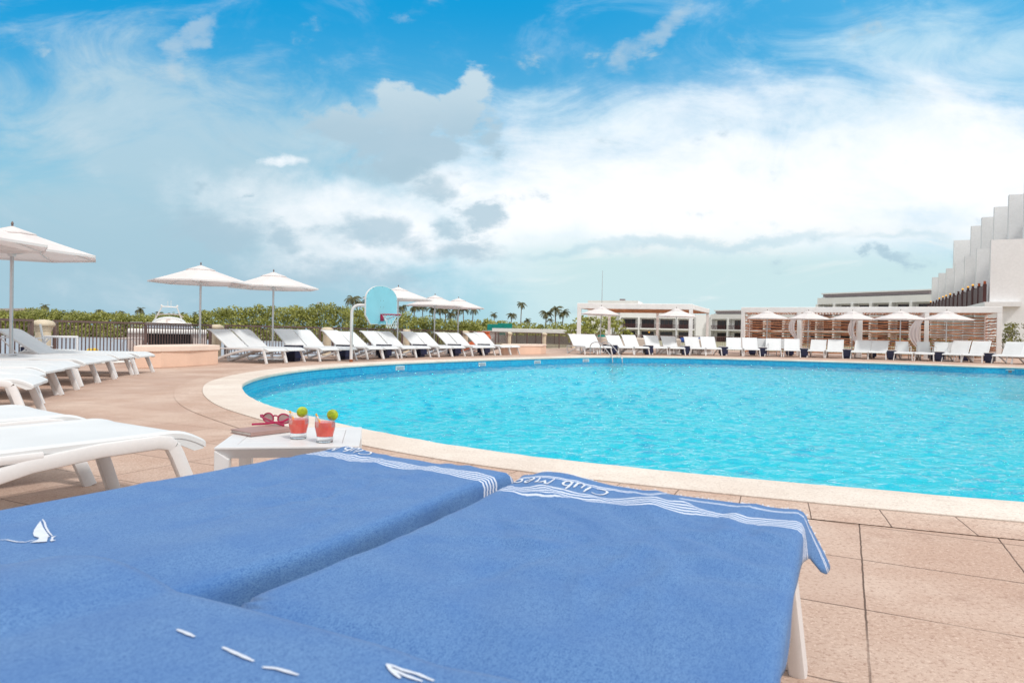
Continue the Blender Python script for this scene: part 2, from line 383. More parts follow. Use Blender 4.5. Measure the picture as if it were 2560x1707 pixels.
    M['bluepaint'] = plain('pale_blue_paint', (.28, .58, .66), .5, var=.04, vscale=3)
    M['redpaint'] = plain('red_paint', (.42, .012, .06), .45, var=.15)
    M['net'] = plain('white_cord', (.78, .78, .78), .8)
    M['rust'] = plain('rust', (.30, .085, .025), .9, var=.4, vscale=30)
    # table things
    M['pink'] = plain('pink_acetate', (.42, .018, .085), .18, var=.08)
    m, nt, b = material('shade_lens'); b.inputs['Base Color'].default_value = (.28, .13, .15, 1); b.inputs['Roughness'].default_value = .05; b.inputs['Alpha'].default_value = .8; M['lens'] = m
    M['leather'] = plain('mauve_leather', (.36, .225, .20), .55, var=.06, vscale=8, bump=.2, bscale=180)
    M['paper'] = plain('paper', (.62, .56, .52), .9, var=.1, vscale=30)
    m, nt, b = material('clear_glass'); m.node_tree.nodes.remove(b)
    gl = nt.new('ShaderNodeBsdfGlossy'); gl.inputs['Roughness'].default_value = .02
    tr = nt.new('ShaderNodeBsdfTransparent'); tr.inputs['Color'].default_value = (.975, .985, .985, 1)
    lw = nt.new('ShaderNodeLayerWeight'); lw.inputs['Blend'].default_value = .35
    mx = nt.new('ShaderNodeMixShader'); nt.put(mx.inputs[0], nt.math('MULTIPLY', lw.outputs['Fresnel'], .35)); nt.l.new(tr.outputs[0], mx.inputs[1]); nt.l.new(gl.outputs[0], mx.inputs[2])
    nt.l.new(mx.outputs[0], m.node_tree.nodes['Material Output'].inputs[0]); M['clear'] = m
    m, nt, b = material('glass_foot'); b.inputs['Base Color'].default_value = (.93, .96, .96, 1); b.inputs['Roughness'].default_value = .02
    b.inputs['Transmission Weight'].default_value = 1; b.inputs['IOR'].default_value = 1.45; M['thick'] = m
    m, nt, b = material('red_drink'); co = coord(nt); z = nt.sep(co)[2]
    nt.put(b.inputs['Base Color'], nt.mix(nt.ramp(nt.noise(co, 30, 4), .3, .7), (.95, .13, .095, 1), (.97, .19, .14, 1)))
    b.inputs['Roughness'].default_value = .25; b.inputs['Subsurface Weight'].default_value = .25; b.inputs['Subsurface Radius'].default_value = (.02, .006, .005); M['drink'] = m
    M['lime'] = plain('lime_rind', (.36, .46, .012), .3, var=.38, vscale=38, bump=.25, bscale=250)
    M['pith'] = plain('lime_pith', (.80, .82, .55), .6, var=.05)
    M['limepulp'] = plain('lime_pulp', (.62, .72, .22), .4, var=.15, vscale=60)
    m, nt, b = material('striped_straw'); co = coord(nt); x, y, z = nt.sep(co)
    an = nt.math('ARCTAN2', y, x); fr_ = nt.math('FRACT', nt.math('ADD', nt.math('MULTIPLY', z, 42.0), nt.math('DIVIDE', an, 6.2832)))
    nt.put(b.inputs['Base Color'], nt.mix(nt.ramp(fr_, .48, .52), (.80, .42, .02, 1), (.82, .80, .76, 1))); M['straw'] = m
    M['yellow'] = plain('yellow_gelcoat', (.80, .52, .02), .35, var=.06)
    M['gel'] = plain('white_gelcoat', (.74, .72, .69), .3, var=.05, vscale=1)
    M['hullshade'] = plain('taupe_hull', (.50, .42, .39), .4, var=.08)
    M['tunnel'] = plain('tunnel_shade', (.012, .010, .012), .6, var=.2)  # black painted in for the shade between the hulls
    M['screen'] = plain('tinted_screen', (.36, .38, .44), .15, var=.1)
    M['pavwhite'] = plain('white_sheet', (.74, .73, .73), .7, var=.04)
build_materials()
# ================================================================== SETTING
near_px = [(605.5, 966), (613, 979), (626, 990.5), (679, 1015), (768, 1037), (843, 1056), (1002, 1090), (1223, 1127), (1400, 1149), (1500, 1160), (1600, 1170), (1815, 1191), (2176, 1222.5), (2560, 1254)]
far_px = [(2560, 918.5), (2446, 915), (2266, 908.5), (2041, 901.5), (1815, 895.5), (1650, 892), (1489, 891), (1338, 894.3), (1179, 899), (1002, 905.6), (869, 913), (772, 921), (693, 932), (640, 944), (609, 957)]
loop = [G(*p).xy for p in near_px] + [Vector(p) for p in ((4.6, 3.35), (8.0, 3.55), (12.5, 5.4), (16.8, 9.0), (19.3, 14.0), (19.4, 19.5))] + [G(*p).xy for p in far_px]
loop = [Vector((p.x, p.y)) for p in loop]
POOL = resample(catmull(loop, True, 8), .16)
c_out = offset(POOL, .53); c_lip = offset(POOL, .03); c_bord = offset(POOL, .53 + .345)
def smooth_loop(L, it):
    for _ in range(it): L = [(L[i-1] + L[i]*2 + L[(i+1) % len(L)]) / 4 for i in range(len(L))]
    return L
POOL = smooth_loop(POOL, 6); c_out = smooth_loop(offset(POOL, .53), 8); c_lip = offset(POOL, .03); c_bord = smooth_loop(offset(c_out, .345), 6)
def ring(a, b, za, zb, mb, uvs=None):
    n = len(a); o = len(mb.v); mb.v += [(p.x, p.y, za) for p in a] + [(p.x, p.y, zb) for p in b]
    mb.f += [(o+i, o+(i+1) % n, o+n+(i+1) % n, o+n+i) for i in range(n)]
# fence line (also the quay edge)
FP = [A(108, 13.4), A(541, 19.4), A(818, 22.6), A(1016, 27.0), A(1163, 31.0), A(1272, 37.5), A(1360, 41.0), A(1433, 45.0)]
FP = [Vector((p.x, p.y)) for p in FP]
FLEFT = Vector((-9.9, 5.5))
edge = [Vector((-11.5, -6)), Vector((-10.6, 0))] + [FLEFT + Vector((-.35, 0))] + [p + Vector((-.35, .12)) for p in FP] + [Vector((9, 49.5)), Vector((22, 47)), Vector((40, 36)), Vector((46, 20)), Vector((46, -6))]
hole = offset(POOL, .06)
V3 = lambda L, z=0: [Vector((p.x, p.y, z)) for p in L]
def holed(outer, inner, z, name, m):
    tri = tessellate_polygon([V3(outer), V3(list(reversed(inner)))]); allv = V3(outer, z) + V3(list(reversed(inner)), z)
    mb = MB(); mb.add(allv, tri); n = len(outer)
    mb.v += [(p.x, p.y, -1.6) for p in outer]; k = len(allv)
    mb.f += [(i, k+i, k+(i+1) % n, (i+1) % n) for i in range(n)]
    return mb.build(name, m)
tag(holed(edge, hole, 0, 'pool_deck', M['deck']), kind='structure')
# border course round the coping
mb = MB(); n = len(c_out); ring(c_out, c_bord, .004, .004, mb); s = 0; us = []
for i in range(n): us.append(s); s += (c_out[(i+1) % n] - c_out[i]).length
mb = MB(); uv = []
for i in range(n + 1):
    p, q = c_out[i % n], c_bord[i % n]; u = us[i] if i < n else s
    mb.v += [(p.x, p.y, .004), (q.x, q.y, .004)]; uv += [(u * 1.5, 0), (u * 1.5, .415)]
mb.f = [(2*i, 2*i+1, 2*i+3, 2*i+2) for i in range(n)]
tag(mb.build('tile_border', M['border'], uv=uv), kind='structure')
# coping with a worn rounded nose
mb = MB(); rnd = random.Random(4); prof = [(.53, -.02), (.53, .010), (.30, .012), (.06, .012), (.025, .006), (.004, -.010), (0, -.03), (.004, -.055), (.03, -.066), (.09, -.066)]
loops = []
for d, z in prof:
    src = c_out if d == .53 else offset(POOL, d)
    loops.append([Vector((p.x, p.y, z + (rnd.uniform(-.003, .003) if -.05 < z < .008 else 0))) for p in src])
for L in loops: mb.v += [tuple(p) for p in L]
for k in range(len(prof) - 1): mb.f += [(k*n+i, k*n+(i+1) % n, (k+1)*n+(i+1) % n, (k+1)*n+i) for i in range(n)]
tag(mb.build('pool_coping', M['coping'], smooth=True), kind='structure')
# pool shell and water
mb = MB(); uv = []; s = 0
for i in range(n + 1):
    p = c_lip[i % n]
    for z in (-.064, -1.2): mb.v.append((p.x, p.y, z)); uv.append((s, z))
    s += (c_lip[(i+1) % n] - c_lip[i % n]).length
mb.f = [(2*i, 2*i+2, 2*i+3, 2*i+1) for i in range(n)]
tag(mb.build('pool_wall', M['mosaic'], uv=uv, fix=False), kind='structure')
tri = tessellate_polygon([V3(c_lip)])
tag(MB().add(V3(c_lip, -1.2), tri).build('pool_floor', M['floor']), kind='structure')
import numpy as np
def water_sheet():                                  # rippled sheet, tucked under the coping all round
    poly = np.array([(p.x, p.y) for p in offset(POOL, .14)]); lo, hi = poly.min(0), poly.max(0)
    ys = [lo[1]]
    while ys[-1] < hi[1]: ys.append(ys[-1] + (.024 + .0026 * max(0, ys[-1] - 3.5)))
    ys = np.array(ys); xs = np.arange(lo[0], hi[0], .042); X, Y = np.meshgrid(xs, ys)
    rg = np.random.default_rng(5); Z = np.zeros_like(X)
    wx = .25*np.sin(.9*X + 1.3*Y) + .2*np.sin(1.7*X - .8*Y + 2); wy = .25*np.sin(1.1*Y - .7*X + 1)
    for k in range(60):
        lam = .11 * (4.2 ** rg.random()); th = rg.normal(1.35, .75); kk = 2*np.pi/lam
        a = .0098 * lam ** 1.0 * rg.uniform(.5, 1.3)
        Z += a * np.sin(kk * (np.cos(th)*(X + wx*lam*1.2) + np.sin(th)*(Y + wy*lam*1.2)) + rg.uniform(0, 6.28)) * (.62 + .38*np.sin(X*rg.uniform(.3, 1.1) + Y*rg.uniform(.3, 1.1) + rg.uniform(0, 6.28)))
    Z -= .25
    ins = np.zeros(X.shape, bool); n_ = len(poly)
    for i in range(n_):
        (x0, y0), (x1, y1) = poly[i], poly[(i+1) % n_]
        if y0 == y1: continue
        c = (Y > min(y0, y1)) & (Y <= max(y0, y1)); rows = np.where((ys > min(y0, y1)) & (ys <= max(y0, y1)))[0]
        for r_ in rows: ins[r_] ^= X[r_] < x0 + (ys[r_] - y0) * (x1 - x0) / (y1 - y0)
    ok = ins[:-1, :-1] & ins[1:, :-1] & ins[:-1, 1:] & ins[1:, 1:]; used_ = np.zeros(X.shape, bool)
    for a_, b_ in ((0, 0), (0, 1), (1, 0), (1, 1)): used_[a_:X.shape[0]-1+a_, b_:X.shape[1]-1+b_] |= ok
    idx = np.full(X.shape, -1, np.int32); idx[used_] = np.arange(used_.sum())
    co = np.stack([X[used_], Y[used_], Z[used_]], 1).astype(np.float32)
    F = np.stack([idx[:-1, :-1][ok], idx[:-1, 1:][ok], idx[1:, 1:][ok], idx[1:, :-1][ok]], 1).astype(np.int32); m_ = len(F)
    me = bpy.data.meshes.new('pool_water'); me.vertices.add(len(co)); me.vertices.foreach_set('co', co.ravel()); me.loops.add(m_*4); me.loops.foreach_set('vertex_index', F.ravel())
    me.polygons.add(m_); me.polygons.foreach_set('loop_start', np.arange(0, m_*4, 4, dtype=np.int32)); me.polygons.foreach_set('loop_total', np.full(m_, 4, np.int32)); me.polygons.foreach_set('use_smooth', np.ones(m_, bool))
    me.update(calc_edges=True); me.materials.append(M['water']); o = bpy.data.objects.new('pool_water', me); COL.objects.link(o); return o
tag(water_sheet(), kind='structure')
# lagoon to the horizon, land on the right
mb = MB(); mb.lathe([(1e-6, 0), (60, 0), (400, 0), (3000, 0)], 48, (0, 40, -1.35), close=False); tag(mb.build('lagoon_water', M['lagoon']), kind='structure')
land = [Vector(p) for p in ((-3.5, 50), (9, 49.9), (22, 47.4), (40.4, 36.4), (46.4, 20), (46.4, -6), (900, -6), (900, 900), (-60, 900), (-14, 170), (-6, 110))]
tag(MB().prism(land, -1.6, -.12, False).build('land', M['land']), kind='structure')
bank = [Vector(p) for p in ((-170, 131), (-60, 130), (-14, 131), (-14, 170), (-60, 900), (-900, 900), (-900, 140))]
tag(MB().prism(bank, -1.6, -1.2, False).build('mangrove_bank', M['land']), kind='structure')

# ------------------------------------------------------------------ boundary fence and pillars
def pillar(p, label):
    t = thing('stone_pillar', label, 'pillar', (p.x, p.y, 0), 0, 'stone pillars of the boundary fence')
    MB().lathe([(.165, 0), (.165, .05), (.135, .075), (.135, .72), (.15, .735), (.15, .755)], 24).build('shaft', M['stone'], t, True)
    MB().lathe([(.150, .756), (.165, .775), (.160, .80), (.19, .82), (.205, .85), (.20, .885), (.16, .925), (.09, .948), (1e-5, .955)], 24).build('cap', M['stone'], t, True)
    return t
P_LAB = ['cream stone pillar with mushroom cap behind the raised white lounger on the left', 'cream stone pillar right of the peach planter, before the mangroves',
         'cream stone pillar between the tall parasol and the hoop pole', 'cream stone pillar just under the basketball net', 'cream stone pillar left of the terracotta jar',
         'cream stone pillar right of the terracotta jar', 'cream pillar behind the small low planter', 'cream pillar beside the front corner of the pergola']
for p, l in zip(FP, P_LAB): pillar(p, l)
def fence(a, b, label, gap=.26, step=.105, h=.93):
    a, b = Vector((a.x, a.y)), Vector((b.x, b.y)); d = (b - a).normalized(); a, b = a + d*gap, b - d*gap; L = (b - a).length
    t = thing('railing_fence', label, 'fence', (a.x, a.y, 0), math.atan2(d.y, d.x), 'brown railings of the deck edge')
    MB().box((L/2, 0, h), (L, .055, .045)).build('top_rail', M['bronze'], t)
    MB().box((L/2, 0, .09), (L, .035, .03)).build('bottom_rail', M['bronze'], t)
    np_ = max(1, round(L / 2.3))
    for k in range(np_ + 1):
        MB().box((L*k/np_ + (.025 if k == 0 else -.025 if k == np_ else 0), 0, h/2-.0125), (.05, .05, h-.025)).build('post', M['bronze'], t)
    bars = MB(); nb = int(L / step)
    for k in range(1, nb): 
        bars.box((L*k/nb, 0, (h + .07)/2), (.017, .017, h - .12))
    bars.build('balusters', M['bronze'], t)
    return t
fence(FLEFT, FP[0], 'brown railing at far left behind the nearest parasol pole')
F_LAB = ['brown railing between the left pillar and the planter, yacht behind', 'brown railing behind the first white loungers right of the planter', 'brown railing behind the basketball hoop pole',
         'brown railing below the basketball net', 'brown railing left of the terracotta jar', 'brown railing section right of the terracotta jar', 'brown railing behind the small low planter']
for k in range(7): fence(FP[k], FP[k+1], F_LAB[k], step=.105 if k < 4 else .13)
BACK = [Vector((FP[7].x, FP[7].y)), Vector((9, 49)), Vector((15.5, 47.8)), Vector((22, 46.5)), Vector((31, 41.4))]
for k, l in enumerate(['brown railing behind the beige sofas under the pergola', 'brown railing at the right end of the sofa pergola', 'brown railing behind the stick screen, left half', 'brown railing behind the stick screen, right half']):
    fence(BACK[k], BACK[k+1], l, .05, .14)

# ------------------------------------------------------------------ planters
def planter(poly, h, label, cap=.10):
    c = sum(poly, Vector((0, 0))) / len(poly); t = thing('rendered_planter', label, 'planter', (c.x, c.y, 0))
    lp = [p - c for p in poly]; inn = [p * .985 for p in lp]
    MB().prism(lp, 0, h - cap).build('wall', M['peach'], t, bevel=.012)
    out = [p + p.normalized() * .045 for p in lp]
    MB().prism(out, h - cap + .001, h).build('coping', M['peach_cap'], t, bevel=.015)
    return t
g = lambda *p: Vector(G(*p).xy)
pl = [g(337, 921), g(403, 919.5), g(470, 916), g(545, 911)]
planter(pl + [pl[3] + Vector((-.75, .75)), pl[0] + Vector((-.40, .95))], .455, 'peach rendered planter with pale cap between left loungers and the far row', .12)
pl = [g(1252, 887), g(1352, 885.5)]
planter(pl + [pl[1] + Vector((.3, 1.6)), pl[0] + Vector((.1, 1.6))], .42, 'low peach planter bench left of the pool ladder loungers', .09)

# ================================================================== FURNITURE
LW = .355
def make_lounger(label, group):
    t = thing('sun_lounger', label, 'sun lounger', (0, 0, 0), 0, group)
    beam = rrect(.075, .042, .014, 2)          # sweep: width along side x normal
    for s in (-1, 1):
        y = s * (LW - .01)
        leg = [(-.035, y + s*.028, 0), (.02, y + s*.014, .15), (.066, y + s*.002, .275), (.085, y, .315)]
        MB().sweep(leg, rrect(.066, .044, .014, 2), (0, 1, 0)).build('leg', M['white'], t, True)
        rail = [(.086, y, .318), (.11, y, .336), (.16, y, .345), (.40, y, .342), (.66, y, .318), (.95, y, .252), (1.22, y, .172), (1.5, y, .078), (1.66, y, .032), (1.74, y, .022)]
        m = MB().sweep(rail, rrect(.062, .044, .014, 2), (0, 1, 0))
        up_ = [(.62, y, .350), (1.2, y, .352), (1.70, y, .350), (1.775, y, .325), (1.80, y, .26), (1.79, y, .14), (1.755, y, .05), (1.735, y, .024)]
        m.sweep(up_, rrect(.036, .040, .012, 2), (0, 1, 0)); m.build('side_rail', M['white'], t, True)
    c = MB()
    for x, z in ((.30, .325), (1.12, .332), (1.72, .345)): c.sweep([(x, -LW + .012, z), (x, LW - .012, z)], rrect(.05, .028, .01, 2), (0, 0, 1))
    c.build('crossbar', M['white'], t, True)
    def plate(x0, x1, hood, curl):
        xs = [x0 + (x1 - x0) * k / 14 for k in range(15)]
        if hood: xs = [-.075, -.06, -.04, -.02, 0, .02, .05, .09] + [.16 + (x1 - .16) * k / 6 for k in range(7)]
        ys = [-LW, -LW + .006, -LW + .02, -LW + .034, -LW + .040] + [(-LW + .08) + (2*LW - .16) * k / 6 for k in range(7)] + [LW - .040, LW - .034, LW - .02, LW - .006, LW]
        def f(x, y, under=0):
            z = 0.0
            if hood and x < .09: z -= .060 * ((.09 - x) / .165) ** 1.7
            if curl and x > x1 - .16: z += .05 * ((x - x1 + .16) / .16) ** 2 * -1
            e = LW - abs(y)
            z += .005 * sm(.036 - e, 0, .005) - .012 * sm(.012 - e, 0, .012)
            z -= .010 * (1 - (y / LW) ** 2) * (0 if hood and x < .05 else 1) * .7
            return (x, y, z)
        m = MB().grid(lambda x, y: f(x, y), xs, ys); nu, nv = len(xs), len(ys)
        o = len(m.v); th = .022
        m.v += [(p[0], p[1], p[2] - th) for p in m.v]
        m.f += [(a + o, d + o, c_ + o, b + o) for a, b, c_, d in m.f[:]]
        rim = [i*nv for i in range(nu)] + [(nu-1)*nv + j for j in range(1, nv)] + [i*nv + nv-1 for i in range(nu-2, -1, -1)] + [j for j in range(nv-2, 0, -1)]
        k = len(rim); m.f += [(rim[i], rim[(i+1) % k], rim[(i+1) % k] + o, rim[i] + o) for i in range(k)]
        if hood:                                  # folded side flaps of the foot end
            for s in (-1, 1):
                y = s * (LW - .004); m.add([(-.075, y, -.058), (.10, y, -.014), (.06, y, -.06), (-.02, y, -.10), (-.065, y, -.095),
                                            (-.075, y - s*.012, -.058), (.10, y - s*.012, -.014), (.06, y - s*.012, -.06), (-.02, y - s*.012, -.10), (-.065, y - s*.012, -.095)],
                                           [(0, 1, 2, 3, 4), (9, 8, 7, 6, 5), (0, 5, 6, 1), (1, 6, 7, 2), (2, 7, 8, 3), (3, 8, 9, 4), (4, 9, 5, 0)])
        return m
    m = plate(0, 1.13, True, False); m.v = [(x, y, z + .385) for x, y, z in m.v]; m.build('seat', M['sling'], t, True)
    b = plate(0, .80, False, True).build('backrest', M['sling'], t, True); b.location = (1.135, 0, .385)
    return t
PROTO = make_lounger('white sun lounger', 'white sun loungers')
used = [False]
def lounger(foot, head_dir, back, label, group):
    o = PROTO if not used[0] else copy_tree(PROTO); used[0] = True
    far = foot.y > 12; jr = random.Random(int(foot.x*977 + foot.y*131)); o.location = (foot.x, foot.y, 0); o.rotation_euler = (0, 0, math.atan2(head_dir.y, head_dir.x) + (R(jr.uniform(-1.6, 1.6)) if far else 0)); tag(o, label, 'sun lounger', group)
    for c in kid(o, 'backrest'): c.rotation_euler = (0, -R(back + (jr.uniform(-2, 2) if far and back > 20 else 0)), 0)
    return o
V2 = lambda *p: Vector(p)
a1, a2, a3 = V2(-.43, -.903).normalized(), V2(-.514, -.858).normalized(), V2(-.53, -.848).normalized()
F1, F2 = V2(.40, 1.888), V2(-.365, 2.385)
GN = 'white sun loungers at the near pool edge'
lounger(F1 + V2(.903, -.43) * .006, a1, 10, 'white lounger under the nearest blue towel, one front leg showing', GN)
lounger(F2, a2, 1, 'white lounger under the left blue towel beside the drinks table', GN)
tip = g(478, 1098, .34)
w1 = V2(tip.x, tip.y) + V2(-.848, .53) * LW
lounger(w1, a3, 2, 'bare white sun lounger directly left of the drinks table', GN)
lounger(w1 + V2(-.80, .50), V2(-.58, -.815), 2, 'bare white sun lounger just behind the one left of the drinks table', GN)
# left row seen from its feet
legs = [((379.5, 930.5), (336, 936.5)), ((323, 936.5), (287, 945)), ((273, 948), (246.6, 956.7)), ((232.8, 956.7), (205, 966.7)), ((173, 975), (149, 987)), ((133, 987), (106, 1003)), ((83, 1012), (50, 1028))]
cen = [(g(*a) + g(*b)) / 2 for a, b in legs]
GL = 'white sun loungers in the left row'
for k, c in enumerate(cen):
    q0, q1 = cen[max(0, k-1)], cen[min(len(cen)-1, k+1)]; tg = (q0 - q1).normalized(); nrm = V2(-tg.y, tg.x)
    if nrm.x > 0: nrm = -nrm
    k2 = (cen[0] - cen[-1]).normalized(); n2 = V2(-k2.y, k2.x); n2 = n2 if n2.x < 0 else -n2
    hd = (nrm * .3 + n2 * .7 + V2(0, .12 * (1 - k / 6))).normalized()
    lab = ('white lounger with raised back in the left row, second from the peach planter' if k == 1 else
           'flat white lounger closest to the peach planter in the left row' if k == 0 else 'flat white lounger in the left row, %s from the peach planter' % ORD[k])
    lounger(c + hd * .0, hd, 33 if k == 1 else 1, lab, GL)
c = cen[-1]
lounger(c + V2(.55, -.72), V2(-.9, -.43), 1, 'flat white lounger at the left photo edge, nearest end of the left row', GL)
# arc of loungers along the railing
arc = [(664, 910), (719, 907.3), (797, 904.5), (852, 902.3), (918, 899.4), (960, 898), (1004, 896), (1042, 894.9), (1098.7, 893), (1130, 892.3), (1181.6, 890.5), (1210, 889.8), (1253, 888.2), (1275, 887.4)]
pts = [g(*p) for p in arc]; pc = [(pts[2*i] + pts[2*i+1]) / 2 for i in range(7)]
GA = 'white sun loungers along the railing'; ARC = []
for i in range(7):
    tg = (pc[min(6, i+1)] - pc[max(0, i-1)]).normalized()
    if i == 0: tg = (tg + V2(.0, .45)).normalized()
    nrm = V2(-tg.y, tg.x)
    if nrm.x > 0: nrm = -nrm
    for s in (-1, 1):
        k = 2*i + (0 if s < 0 else 1)
        f = pc[i] + tg * s * .385 + tg * .33
        lab = 'raised white lounger in the railing row, %s to the right of the peach planter' % ORD[k]
        if k == 13: lab = 'raised white lounger ending the railing row beside the low peach planter'
        lounger(f, nrm, 39 if not (i == 6 and s > 0) else 43, lab, GA)
    ARC.append((pc[i] + tg * .33, tg, nrm))
# far deck row
far_c = [(1478, 886.2), (1513, 887), (1566, 887), (1603, 887.3), (1653, 887.6), (1690, 887.8), (1745, 888.6), (1783, 889.2), (1838, 890.2), (1877, 890.8), (1934, 892.2), (1978, 893), (2040, 894.6), (2084, 895.6), (2148, 897.6), (2192, 899), (2257, 901.2), (2310, 902.8), (2378, 905), (2430, 906.6), (2504, 909.2), (2556, 911)]
HEAD = [(-.36,.93),(-.21,.977),(-.08,.997),(.07,.997),(.27,.96),(.375,.927),(.45,.89),(.53,.85),(.62,.78),(.72,.69),(.78,.62)]
pts = [g(*p) for p in far_c]; GF = 'white sun loungers on the far deck'; FAR = []
pairs = [(pts[2*i] + pts[2*i+1]) / 2 for i in range(11)]
for i in range(11):
    tg = (pairs[min(10, i+1)] - pairs[max(0, i-1)]).normalized(); nrm = V2(-tg.y, tg.x); nrm = nrm if nrm.y > 0 else -nrm
    nrm = V2(*HEAD[i]).normalized(); tg = V2(nrm.y, -nrm.x)
    for s in (-1, 1):
        k = 2*i + (0 if s < 0 else 1); gap = (pts[2*i+1] - pts[2*i]).length / 2
        flat = i == 8
        lab = ('flat white lounger on the far deck, %s one left of the last navy boxes' % ('left' if s < 0 else 'right')) if flat else 'raised white lounger on the far deck, %s counted right from the pool ladder' % ORD[k]
        if k == 0: lab = 'raised white lounger right behind the steel pool ladder'
        lounger(pairs[i] + tg * s * min(.42, gap), nrm, 1 if flat else (47 if i > 7 else 43), lab, GF)
    FAR.append((pairs[i], tg, nrm))

# navy box tables
def make_box():
    t = thing('box_table', 'navy box table', 'side table', group='navy box tables')
    MB().box((0, 0, .04), (.26, .26, .08), 0, .01).build('plinth', M['navy'], t)
    MB().box((0, 0, .255), (.37, .37, .35), 0, .012).build('body', M['navy'], t)
    MB().box((0, 0, .441), (.39, .39, .022), 0, .006).build('top', M['white'], t)
    return t
BOX = make_box(); ub = [False]
def boxt(p, rz, label, gr='navy box tables', s=1.0):
    o = BOX if not ub[0] else copy_tree(BOX); ub[0] = True
    o.location = (p.x, p.y, 0); o.rotation_euler = (0, 0, rz); o.scale = (s, s, s); tag(o, label, 'side table', gr)
for i in range(6):
    (p, tg, nr), (p2, tg2, nr2) = ARC[i], ARC[i+1]; q = (p + tg*.385 + p2 - tg2*.385) / 2 + (nr + nr2) * .5 * .62
    boxt(q, math.atan2(tg.y, tg.x), 'navy box table with white top between %s and %s lounger pairs after the planter' % (ORD[i], ORD[i+1]), 'navy box tables along the railing')
for i in range(10):
    (p, tg, nr), (p2, tg2, nr2) = FAR[i], FAR[i+1]; q = (p + p2) / 2 + (nr + nr2) * .5 * .45
    boxt(q, math.atan2(tg.y, tg.x), 'navy box table right of the %s lounger pair from the pool ladder' % ORD[i], 'navy box tables on the far deck')
for px, d, l in ((1882, 35.3, 'navy box behind the fifth far lounger pair, by the stick screen'), (1975, 34.9, 'navy box behind loungers, left of the first curtain'), (2180, 34.0, 'navy box behind loungers, right of the second curtain'),
                 (2334, 32.3, 'navy box behind the flat loungers, right of the third curtain'), (2412, 31.9, 'navy box behind the last pergola parasol pole'), (1518, 33.0, 'navy box beside the teal pillow under the pergola')):
    boxt(A(px, d).xy, -.3, l, 'navy box tables in the second row')
boxt(V2(-7.62, 10.15), .2, 'navy box table at the left photo edge among flat loungers', 'navy box tables of the left row', .9)
boxt(A(92, 12.9).xy, .1, 'navy box table in front of the leftmost pillar', 'navy box tables of the left row')

# ------------------------------------------------------------------ parasols
def make_umbrella():
    t = thing('parasol', 'white parasol', 'parasol', group='white parasols')
    MB().box((0, 0, .02), (.62, .62, .04), 0, .01).build('base_plate', M['white'], t)
    MB().lathe([(.026, .04), (.026, 2.30), (.02, 2.30)], 14).build('pole', M['alu'], t, True)
    MB().lathe([(.014, 2.395), (.014, 2.43), (.02, 2.44), (.012, 2.47), (1e-5, 2.485)], 10).build('finial', M['bronze'], t, True)
    n = 8; Rm = 1.2
    def canopy(r0, r1, z0, z1, sag, rim):
        m = MB(); rs = [r0 + (r1 - r0) * k / 6 for k in range(7)]
        def f(r, a):
            k = (a * n / (2 * math.pi)) % 1; w = math.sin(math.pi * k); rr = r * (math.cos(math.pi/n) / math.cos((k - .5) * 2 * math.pi / n))
            q = (r - r0) / (r1 - r0)
            return (rr * math.cos(a), rr * math.sin(a), z0 + (z1 - z0) * q - sag * math.sin(math.pi * q) * .5 * (1 + .6 * w))
        an = [2 * math.pi * k / 48 for k in range(49)]
        m.grid(f, rs, an)
        e = len(m.v) - 49
        o = len(m.v); m.v += [(x * 1.0, y * 1.0, z - rim) for x, y, z in m.v[e:]]; m.f += [(e+i, o+i, o+i+1, e+i+1) for i in range(48)]
        return m
    cn = canopy(.05, Rm, 2.375, 1.985, .022, .035).build('canopy', M['canopy'], t, False, fix=False)
    canopy(.012, .34, 2.405, 2.293, .006, .018).build('vent', M['canopy'], cn, False, fix=False)
    rb = MB(); st = MB()
    MB().lathe([(.05, 1.93), (.055, 1.95), (.05, 1.99), (.027, 2.0)], 12).build('hub', M['white'], t, True)
    for k in range(n):
        a = 2 * math.pi * k / n; c, s_ = math.cos(a), math.sin(a)
        r_ = MB().bar((.03*c, .03*s_, 2.305), ((Rm - .02)*c, (Rm - .02)*s_, 1.957), rrect(.016, .02, .004, 1)).build('rib', M['white'], t)
        MB().bar((.04*c, .04*s_, 1.965), (.62*c, .62*s_, 2.118), rrect(.012, .014, .003, 1)).build('strut', M['white'], r_)
    return t
UM = make_umbrella(); uu = [False]
def umbrella(p, rz, label, sx=1.0, sz=1.0, lean=0.0):
    o = UM if not uu[0] else copy_tree(UM); uu[0] = True
    o.location = (p.x, p.y, 0); o.rotation_euler = (0, lean, rz); o.scale = (sx, sx, sz); tag(o, label, 'parasol', 'white parasols')
umbrella(A(28, 10.6), .15, 'white parasol at far left with its whole pole in view', 1.0, .985)
umbrella(V2(-7.30, 8.75), .25, 'white parasol cut off by the left photo edge, only its canopy tip showing', .98, .96)
umbrella(A(500, 17.0), .28, 'white parasol rising behind the peach planter, right of the yacht')
umbrella(A(682, 18.6), .12, 'white parasol with its pole behind the first railing loungers')
umbrella(A(994, 23.8), .3, 'white parasol half hidden behind the blue backboard')
umbrella(A(1086, 27.3), .05, 'white parasol standing between the backboard one and the smallest of the railing row', .95, .97)
umbrella(A(1145, 29.3), .35, 'white parasol ending the railing row, left of the terracotta jar', .97, .97)
umbrella(A(1500, 34.5), .1, 'white parasol before the left corner of the sofa pergola', .86, .97, R(1.2))
umbrella(A(1690, 33.4), .25, 'white parasol before the right part of the sofa pergola', .84, .94)
for k, (px, d, s_) in enumerate(((1917, 35.6, .93), (2020, 34.9, .88), (2130, 33.9, .92), (2250, 32.6, 1.02), (2365, 31.7, .95))):
    umbrella(A(px, d), .1 + .13 * k, 'white parasol before the stick screen, %s of five from the left' % ORD[k], s_, .965)
